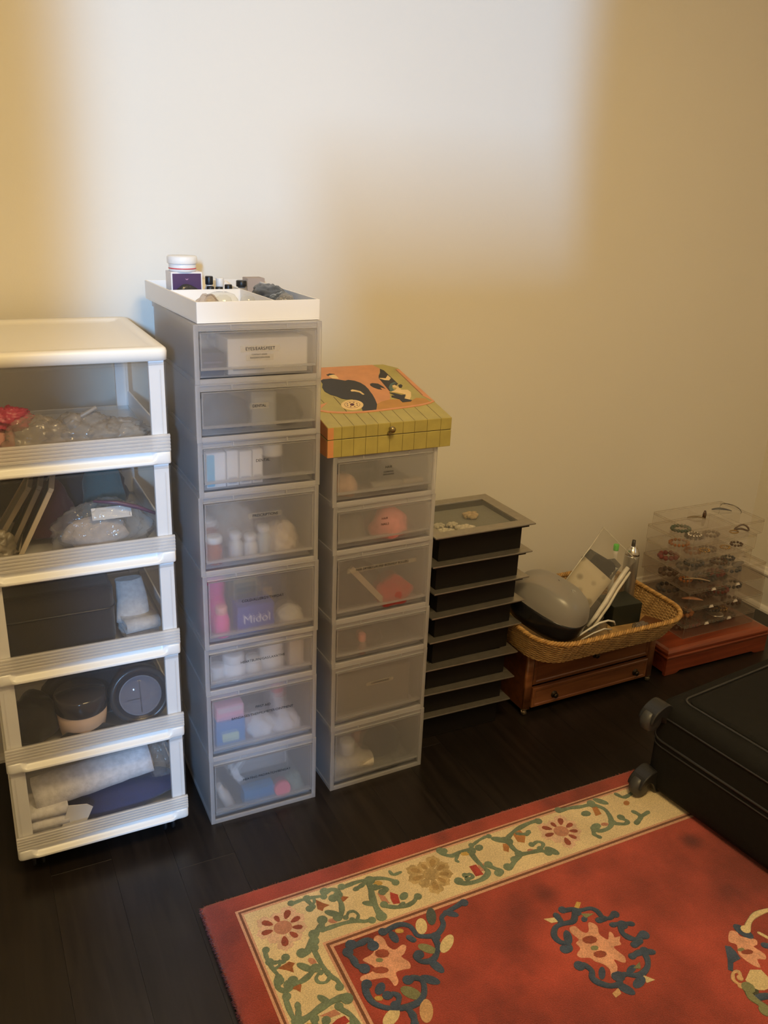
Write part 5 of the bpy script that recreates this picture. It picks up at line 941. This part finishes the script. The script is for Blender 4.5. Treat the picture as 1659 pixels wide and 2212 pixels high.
RP=[('u',[(13.3,-32.2),(14.4,-33.7),(15.4,-34.7),(14.1,-34.9),(13.5,-35.6),(12.7,-34.7)]),('u',[(18.3,-32.6),(19,-33.7),(19.9,-34.3),(18.6,-35),(17.6,-34.9)]),('k',[(15.3,-39.2),(15.3,-38.7),(14.8,-38.3),(14.2,-38.1),(13.7,-38.2),(13.5,-38.6),(13.8,-39.1),(14.3,-39.4),(15,-39.5)]),('y',[(28.2,-33.7),(28.1,-33.2),(27.7,-32.8),(27.1,-32.6),(26.5,-32.8),(26.3,-33.2),(26.6,-33.7),(27.1,-34),(27.8,-34)]),('k',[(25.9,-35.7),(27,-37.2),(27.1,-39.3),(25.8,-38.7)]),('r',[(28.5,-36.6),(29.7,-37.9),(29.1,-40.2),(27.7,-39.8),(27.8,-38.3)]),('g',[(45.9,-31),(46,-30.3),(45.7,-29.8),(45,-29.7),(44.4,-30),(44.1,-30.6),(44.2,-31.2),(44.7,-31.5),(45.3,-31.5)]),('g',[(53.9,-33.3),(54.1,-32.6),(53.7,-32.1),(53,-31.9),(52.3,-32.2),(52,-32.8),(52.1,-33.4),(52.6,-33.8),(53.4,-33.7)]),('g',[(59.4,-39.6),(59.5,-38.9),(59.2,-38.4),(58.5,-38.3),(57.8,-38.5),(57.4,-39.1),(57.5,-39.7),(58.1,-40),(58.8,-40)]),('o',[(62.7,-32.1),(65,-31.5),(65.1,-33.9),(63.6,-35.7),(62.3,-34.8)]),('o',[(58.7,-34),(60.2,-34.6),(58.5,-36.8),(57.7,-35.9)]),('k',[(64,-38.7),(64.1,-38.3),(63.8,-38),(63.3,-37.8),(62.8,-37.9),(62.6,-38.3),(62.7,-38.6),(63.1,-38.9),(63.6,-38.9)]),('y',[(50.1,-33.6),(50.1,-33.2),(49.6,-32.8),(48.9,-32.5),(48.3,-32.6),(48.1,-33),(48.3,-33.5),(49,-33.8),(49.7,-33.9)]),('r',[(47.9,-37),(49.6,-37.1),(49.6,-40.3),(47.7,-40.1)]),('k',[(49.8,-37.5),(51.4,-37.5),(50.3,-39.4),(49.5,-39.3)]),('g',[(84.3,-33.9),(84.4,-33.2),(84,-32.6),(83.1,-32.4),(82.3,-32.6),(81.8,-33.2),(82,-33.8),(82.7,-34.2),(83.6,-34.3)]),('g',[(83.7,-38.4),(83.9,-37.7),(83.5,-37.2),(82.7,-37),(81.8,-37.2),(81.4,-37.8),(81.5,-38.5),(82.1,-38.9),(82.9,-38.9)]),('o',[(85.9,-32.2),(87.3,-32.3),(86.6,-35),(84.8,-35)]),('k',[(85.8,-38.6),(85.8,-38.2),(85.4,-37.8),(84.8,-37.6),(84.2,-37.7),(83.9,-38),(84.1,-38.4),(84.7,-38.7),(85.3,-38.8)]),('o',[(95.7,-34.6),(95.9,-34.1),(95.7,-33.6),(95.1,-33.5),(94.5,-33.7),(94.1,-34.2),(94.1,-34.7),(94.5,-35),(95.1,-35)]),('p',[(21.6,-46.1),(22,-47.3),(21.9,-49),(22.8,-50.3),(24.6,-49.8),(25.2,-50.5),(24.1,-51.8),(23.2,-52.3),(24,-54),(23.6,-55.3),(22.3,-55.1),(20.6,-55.1),(20.2,-57),(19.1,-57.7),(18.9,-56.4),(18.5,-55.4),(16.9,-54.9),(13.9,-54.2),(14.2,-53.2),(16.3,-53.1),(17.4,-52.3),(16.3,-50.6),(16.1,-49.8),(17.9,-49.5),(19.1,-48.7),(20,-46.4),(20.8,-45.8)]),('d',[(21.4,-50.7),(21.4,-49.9),(20.8,-49.3),(19.8,-49),(19,-49.2),(18.7,-49.9),(19,-50.6),(19.9,-51.1),(20.8,-51.2)]),('d',[(19.6,-54.1),(19.5,-53.5),(18.7,-52.8),(17.6,-52.5),(16.8,-52.5),(16.6,-53),(17.1,-53.7),(18,-54.2),(19,-54.4)]),('n',[(19.6,-51.6),(19.6,-51.2),(19.3,-50.9),(18.8,-50.7),(18.4,-50.8),(18.2,-51.2),(18.4,-51.5),(18.9,-51.8),(19.3,-51.8)]),('y',[(26.5,-46.9),(26.5,-46.5),(26.1,-46.1),(25.5,-45.9),(25,-46),(24.8,-46.4),(25,-46.8),(25.6,-47.1),(26.2,-47.2)]),('y',[(15.9,-59.1),(15.9,-58.7),(15.5,-58.4),(15,-58.2),(14.5,-58.3),(14.4,-58.6),(14.6,-59),(15.1,-59.3),(15.6,-59.4)]),('p',[(58,-59.9),(59.2,-60.1),(59.5,-61.5),(60.2,-62.4),(61.2,-62),(62.1,-60.6),(62.9,-60.7),(63.4,-62),(62.5,-63.6),(62.8,-65),(63.3,-65.5),(64.7,-64.1),(65.1,-64.8),(64.8,-65.7),(66,-65.9),(65.1,-66.8),(64.8,-67.6),(63.1,-67.4),(63.2,-68.9),(63.5,-70.2),(62.8,-71.3),(62,-70.9),(61.1,-69.8),(60.6,-71.5),(58.8,-73),(58,-72.7),(58.8,-71.4),(58.5,-69.9),(57.4,-68.7),(57,-67.6),(55.3,-66.8),(55.2,-65.8),(56.7,-65),(56.7,-63.6),(57.8,-63.1),(57.4,-61.1)]),('d',[(61.2,-64.7),(61.3,-64.1),(60.7,-63.4),(59.6,-63.1),(58.6,-63.2),(58.2,-63.8),(58.5,-64.5),(59.4,-65),(60.5,-65.1)]),('d',[(60.6,-68.3),(60.7,-67.7),(60.1,-67.1),(59.2,-66.9),(58.4,-67),(58,-67.5),(58.3,-68.1),(59,-68.5),(59.9,-68.6)]),('n',[(60.1,-66.4),(60.2,-66),(59.9,-65.7),(59.3,-65.5),(58.8,-65.6),(58.5,-66),(58.6,-66.4),(59.1,-66.6),(59.6,-66.7)]),('b',[(62.8,-59.6),(62.9,-59.2),(62.7,-58.8),(62.2,-58.7),(61.7,-58.9),(61.4,-59.3),(61.4,-59.8),(61.8,-60),(62.3,-60)]),('c',[(54.4,-55.9),(56.6,-56.5),(56.7,-57.7),(55.2,-57.4)]),('y',[(63.6,-54.9),(64.3,-55.5),(62.8,-56.7),(62.2,-55.9)]),('n',[(62.3,-57.9),(64.8,-59),(62.6,-59.3)]),('n',[(65.4,-72.4),(64.5,-73.7),(63.2,-73)]),('c',[(63.8,-74.9),(65.3,-76.8),(63.3,-76.7)]),('a',[(57.6,-75.3),(57.3,-76.5),(55.7,-76.8),(55.7,-75.8)]),('p',[(87.8,-74.1),(89,-74.9),(88.8,-76),(91,-77.8),(90.3,-78.9),(89.2,-79),(89.8,-81.2),(88.9,-82.2),(87.4,-81.5),(86.4,-83.2),(85.3,-81.6),(85,-79.1),(86.4,-77.2),(85.6,-75.9)]),('n',[(86.9,-78.8),(87,-78.5),(86.7,-78.2),(86.2,-78.1),(85.7,-78.1),(85.4,-78.3),(85.6,-78.6),(86,-78.9),(86.5,-79)]),('d',[(88.1,-79.9),(88.1,-79.5),(87.6,-79),(86.8,-78.8),(86,-78.8),(85.6,-79.1),(85.9,-79.5),(86.6,-79.9),(87.5,-80.1)]),('b',[(84,-76.4),(84.9,-77),(84.9,-78.3),(84.5,-80),(82.4,-80.1),(80.7,-81.6),(80.1,-80.9),(81.9,-79.1)]),('c',[(84.1,-82.7),(86.1,-83.6),(86,-85.6),(84.8,-87.3),(82.9,-87.2),(81.7,-86.6),(81.2,-85.3),(81.4,-84)]),('e',[(81.7,-87),(81.9,-86.7),(81.6,-86.3),(81.1,-86.2),(80.5,-86.3),(80.1,-86.6),(80.2,-87),(80.6,-87.2),(81.2,-87.3)])]
RB=((18, 6),(31, 15),(39, 20))

rug = thing('rug','red Chinese rug with a cream scroll border on the dark floor','rug',(0,0,0),0)
RX0, RY0, RX1, RY1 = -9.0, -24.3, 176.0, -152.0
def pile(name, c, var=.22, vs=6, c2=None, stains_and_patches=None):
    m, t, out = nt(name); b = N(t,'BsdfPrincipled'); t.links.new(b.outputs[0], out.inputs[0])
    b.inputs['Roughness'].default_value = .95; b.inputs['Specular IOR Level'].default_value = .1; b.inputs['Sheen Weight'].default_value = .25; b.inputs['Sheen Roughness'].default_value = .6
    co = coords(t)
    nz = N(t,'TexNoise'); nz.inputs['Scale'].default_value = vs; nz.inputs['Detail'].default_value = 5; nz.inputs['Roughness'].default_value = .6; t.links.new(co, nz.inputs['Vector'])
    cr = N(t,'ValToRGB'); cr.color_ramp.elements[0].position = .36; cr.color_ramp.elements[1].position = .66
    cr.color_ramp.elements[0].color = col4(c2 or tuple(k*(1-var) for k in c)); cr.color_ramp.elements[1].color = col4(tuple(k*(1+var*.3) for k in c))
    t.links.new(nz.outputs[0], cr.inputs[0]); col = cr.outputs[0]
    for (sx, sy, rad, dep) in stains_and_patches or []:
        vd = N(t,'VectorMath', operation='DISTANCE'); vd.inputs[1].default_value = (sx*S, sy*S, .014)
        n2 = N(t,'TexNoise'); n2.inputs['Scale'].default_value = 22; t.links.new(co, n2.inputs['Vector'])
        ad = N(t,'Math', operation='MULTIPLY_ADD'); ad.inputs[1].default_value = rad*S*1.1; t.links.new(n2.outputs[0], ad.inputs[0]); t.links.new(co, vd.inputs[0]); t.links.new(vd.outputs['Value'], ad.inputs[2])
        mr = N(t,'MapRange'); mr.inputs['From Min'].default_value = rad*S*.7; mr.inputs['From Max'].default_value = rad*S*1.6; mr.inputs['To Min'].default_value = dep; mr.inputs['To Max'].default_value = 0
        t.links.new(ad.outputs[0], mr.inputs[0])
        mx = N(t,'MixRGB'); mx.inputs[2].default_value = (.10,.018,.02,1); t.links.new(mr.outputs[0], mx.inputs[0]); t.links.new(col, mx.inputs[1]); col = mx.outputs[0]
    f2 = N(t,'TexNoise'); f2.inputs['Scale'].default_value = 420; f2.inputs['Detail'].default_value = 2; t.links.new(co, f2.inputs['Vector'])
    hv = N(t,'HueSaturation'); mr = N(t,'MapRange'); mr.inputs['From Min'].default_value=.3; mr.inputs['From Max'].default_value=.7; mr.inputs['To Min'].default_value = .78; mr.inputs['To Max'].default_value = 1.2; t.links.new(f2.outputs[0], mr.inputs[0]); t.links.new(mr.outputs[0], hv.inputs['Value']); t.links.new(col, hv.inputs['Color']); t.links.new(hv.outputs[0], b.inputs['Base Color'])
    bp = N(t,'Bump'); bp.inputs['Strength'].default_value = .7; bp.inputs['Distance'].default_value = .003; t.links.new(f2.outputs[0], bp.inputs['Height']); t.links.new(bp.outputs[0], b.inputs['Normal'])
    MATS[name] = m; return m
ST = [(100,-50.5,3.4,.75),(70,-47.5,5.0,.45),(59,-50.5,3.6,.6),(50,-53,6,.5),(44,-59,7,.4),(36,-71,7,.35),(47,-26.5,2.6,.5),(77,-26.3,2.4,.4),(-5.6,-34,3,.35),(25,-26.5,2.5,.35),(96,-66,5,.3),(58,-88,8,.4),(28,-66,15,.45),(45,-80,14,.45),(20,-85,16,.5),(0,-60,9,.3),(-5,-75,9,.3),(62,-100,14,.4)]  # stain spots, then broad darker patches towards the rug's near left
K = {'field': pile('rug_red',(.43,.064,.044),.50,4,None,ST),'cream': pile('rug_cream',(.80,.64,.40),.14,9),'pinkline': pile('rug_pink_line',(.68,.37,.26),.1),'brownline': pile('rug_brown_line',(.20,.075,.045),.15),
 'g': pile('rug_green',(.20,.265,.185),.3,20),'b': pile('rug_blue',(.055,.088,.165),.3,25),'t': pile('rug_teal',(.075,.10,.10),.2),'u': pile('rug_rust',(.36,.12,.045),.3,30),'o': pile('rug_orange',(.48,.20,.065),.2,30),'k': pile('rug_pink',(.56,.25,.17),.2,30),
 'r': pile('rug_rose',(.46,.055,.045),.2,30),'y': pile('rug_yellow',(.58,.37,.10),.15),'p': pile('rug_salmon',(.80,.40,.27),.25,25),'d': pile('rug_dark_red',(.34,.075,.045),.3,40),'n': pile('rug_pale_green',(.24,.25,.13),.2),'c': pile('rug_ivory',(.76,.60,.34),.15),'a': pile('rug_peach',(.70,.42,.22),.2),'e': pile('rug_dark_green',(.07,.075,.045),.2),'beige': pile('rug_beige',(.62,.44,.21),.35,30),'beige2': pile('rug_tan',(.47,.30,.12),.3,30),'kp': pile('rug_pale_pink',(.78,.52,.38),.18,30)}
mb = MB(); P = lambda e: rr(RX0+e,RY1+e,RX1-e,RY0-e,1.2,3)
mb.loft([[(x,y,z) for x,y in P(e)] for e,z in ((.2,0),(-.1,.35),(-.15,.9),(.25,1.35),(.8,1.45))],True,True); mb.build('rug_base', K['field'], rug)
def frame(a, b, z, col, name):
    mb = MB()
    for (x0,y0,x1,y1) in ((RX0+a[0],RY0-b[1],RX1-a[0],RY0-a[1]),(RX0+a[0],RY1+a[1],RX1-a[0],RY1+b[1]),(RX0+a[0],RY1+b[1],RX0+b[0],RY0-b[1]),(RX1-b[0],RY1+b[1],RX1-a[0],RY0-b[1])):
        mb.box((x0,y0,1.3),(x1,y1,z))
    return mb.build(name, K[col], rug)
frame((7.3,5.6),(19.9,19.2),1.475,'cream','border_band')
for i_, (a, b, c_) in enumerate((((6.0,4.3),(6.5,4.7),'pinkline'),((6.5,4.7),(7.0,5.2),'brownline'),((7.0,5.2),(7.4,5.7),'pinkline'),((19.4,18.7),(19.9,19.2),'pinkline'),((19.9,19.2),(20.5,19.8),'brownline'),((20.5,19.8),(21.1,20.4),'pinkline'))): frame(a,b,1.49,c_,'border_line')
def smooth(P, n=4):
    out = []
    for i in range(len(P)-1):
        p0, p1, p2, p3 = P[max(0,i-1)], P[i], P[i+1], P[min(len(P)-1,i+2)]
        for k in range(n):
            u = k/n; out.append(tuple(.5*((2*p1[d])+(-p0[d]+p2[d])*u+(2*p0[d]-5*p1[d]+4*p2[d]-p3[d])*u*u+(-p0[d]+3*p1[d]-3*p2[d]+p3[d])*u**3) for d in (0,1)))
    return out+[P[-1]]
LIFT = [0]
def stroke(col, w_, P, name='scroll'):
    w_ *= 1.35; LIFT[0] = (LIFT[0]+1) % 37; dz = LIFT[0]*.0021
    ext_ = max(max(p[0] for p in P)-min(p[0] for p in P), max(p[1] for p in P)-min(p[1] for p in P))
    if len(P) == 3 and ext_ < w_*1.7:
        c0 = (sum(p[0] for p in P)/3, sum(p[1] for p in P)/3); d_ = max((((p[0]-c0[0])**2+(p[1]-c0[1])**2)**.5, math.atan2(p[1]-c0[1],p[0]-c0[0])) for p in P)
        q_ = [((w_*.55+d_[0]*.8)*math.cos(a), w_*.58*math.sin(a)) for a in [2*PI*k/12 for k in range(12)]]
        return patch(col, [(c0[0]+x*math.cos(d_[1])-y*math.sin(d_[1]), c0[1]+x*math.sin(d_[1])+y*math.cos(d_[1])) for x,y in q_], 1.54, 'leaf')
    if len(P) > 2: P = smooth(P)
    mb = MB(); rings = []; n = len(P)
    V = [Vector(p) for p in P]
    for i in range(n):
        t = V[min(n-1,i+1)]-V[max(0,i-1)]; t = t.normalized() if t.length else Vector((1,0)); nn = Vector((-t.y,t.x)); u = i/max(1,n-1)
        hw = w_/2*(.82+.25*math.sin(u*7+w_*3)**2)
        rings.append((V[i],nn,hw,t))
    ext = []
    for e,(c_,s_) in ((-1,(.0,1)),): pass
    a = rings[0]; z_ = rings[-1]
    full = [(a[0]-a[3]*a[2]*.9,a[1],a[2]*.35,0),(a[0]-a[3]*a[2]*.55,a[1],a[2]*.8,0)]+rings+[(z_[0]+z_[3]*z_[2]*.55,z_[1],z_[2]*.8,0),(z_[0]+z_[3]*z_[2]*.9,z_[1],z_[2]*.35,0)]
    R_ = []
    for c_,nn,hw,_ in full:
        p = c_+nn*hw; q = c_+nn*hw*.6; r_ = c_-nn*hw*.6; s_ = c_-nn*hw
        R_.append([(p.x,p.y,1.44),(q.x,q.y,1.53+dz),(r_.x,r_.y,1.53+dz),(s_.x,s_.y,1.44)])
    mb.loft(R_,True,True)
    if len(P) > 12 and name == 'scroll':          # rounded curl at each end
        for e_, f_ in ((0, 4), (-1, -5)):
            c0 = V[e_]; t = (V[f_]-V[e_]).normalized(); c1 = c0+Vector((-t.y,t.x))*w_*.22
            mb.prism([(c1.x+w_*.72*math.cos(2*PI*k/11), c1.y+w_*.72*math.sin(2*PI*k/11)) for k in range(11)], 1.45, 1.55+dz)
    return mb.build(name, K[col], rug)
def patch(col, P, z=1.53, name='petal'):
    if sum(a[0]*b[1]-b[0]*a[1] for a,b in zip(P,P[1:]+P[:1])) < 0: P = P[::-1]
    if len(P) > 9: P = smooth([P[-1]]+P+[P[0],P[1]],3)[3:-4]
    mb = MB(); LIFT[0] = (LIFT[0]+1) % 37; z += LIFT[0]*.0004
    mb.prism(P, 1.44, z); return mb.build(name, K[col], rug)
def mir(p): return (RX0+6.1+(RY0-4.6-p[1]), RY0-4.6-(p[0]-RX0-6.1))
(nS1,nP1),(nS2,nP2),(nS3,nP3) = RB
for i_, (c_, w_, P_) in enumerate(RS):
    stroke(c_, w_, P_)
    if i_ < nS3: stroke(c_, w_, [mir(p) for p in P_])
for i_, (c_, P_) in enumerate(RP):
    z_ = 1.56 if c_ in 'dn' else 1.53
    nm = 'leaf' if c_ in 'uoyktg' else 'petal'
    patch(c_, P_, z_, nm)
    if i_ < nP3: patch(c_, [mir(p) for p in P_], z_, nm)
def flower(cx, cy, pal, deep, vein, r=5.6, ph=.3):
    n = 9
    for k in range(n):
        a = ph+2*PI*k/n; rad = r*(.92+.14*math.sin(k*2.3)); 
        pts = []
        for j in range(9):
            b_ = -1+2*j/8; rr2 = rad*(1-.20*b_*b_)*(1+.04*math.cos(b_*9)); pts.append((cx+rr2*math.cos(a+b_*PI/n*1.02), cy+rr2*.95*math.sin(a+b_*PI/n*1.02)))
        pts += [(cx+1.6*math.cos(a+.2),cy+1.6*math.sin(a+.2)),(cx+1.6*math.cos(a-.2),cy+1.6*math.sin(a-.2))]
        patch(pal, pts, 1.50+.008*(k%2))
        if k != 5:
            pts = []; 
            for j in range(9):
                b_ = 2*PI*j/9; pts.append((cx+(rad*.61+rad*.23*math.cos(b_))*math.cos(a+.20*math.sin(b_)), cy+(rad*.61+rad*.23*math.cos(b_))*.95*math.sin(a+.20*math.sin(b_))))
            patch(deep, pts, 1.525)
    patch(vein, [(cx+r*.33*math.cos(2*PI*k/16), cy+r*.30*math.sin(2*PI*k/16)) for k in range(16)], 1.545)
for (fx, fy, kind) in ((4.6,-36.3,0),(39.0,-35.6,1),(73.8,-36.0,0)):
    flower(fx, fy, 'kp' if kind == 0 else 'beige', 'd' if kind == 0 else 'beige2', 'k' if kind == 0 else 'beige')
    if fx > 10:
        m_ = mir((fx,fy)); flower(m_[0], m_[1], 'kp' if kind == 0 else 'beige', 'd' if kind == 0 else 'beige2', 'k' if kind == 0 else 'beige')
# tufted edge of the pile
mb = MB(); rt = random.Random(3)
def tuft(x, y, z, dx, dy):
    r_ = rt.uniform(.10,.18); l_ = rt.uniform(.5,1.0); a = rt.uniform(-.5,.5); ddx, ddy = dx*math.cos(a)-dy*math.sin(a), dx*math.sin(a)+dy*math.cos(a)
    px, py = -dy*r_, dx*r_; ez = rt.uniform(-.15,.25)
    mb.add([(x+px,y+py,z),(x-px,y-py,z),(x,y,z+.22),(x+ddx*l_,y+ddy*l_,z+ez)],[(0,2,3),(2,1,3),(1,0,3),(0,1,2)],True)
y = RY0-.4
while y > -120:
    for _ in range(3): tuft(RX0+.25, y+rt.uniform(-.1,.1), rt.uniform(.2,1.25), -1, 0)
    y -= .16
x = RX0+.5
while x < 130:
    for _ in range(2): tuft(x+rt.uniform(-.1,.1), RY0-.2, rt.uniform(.2,1.25), 0, .6)
    x += .2
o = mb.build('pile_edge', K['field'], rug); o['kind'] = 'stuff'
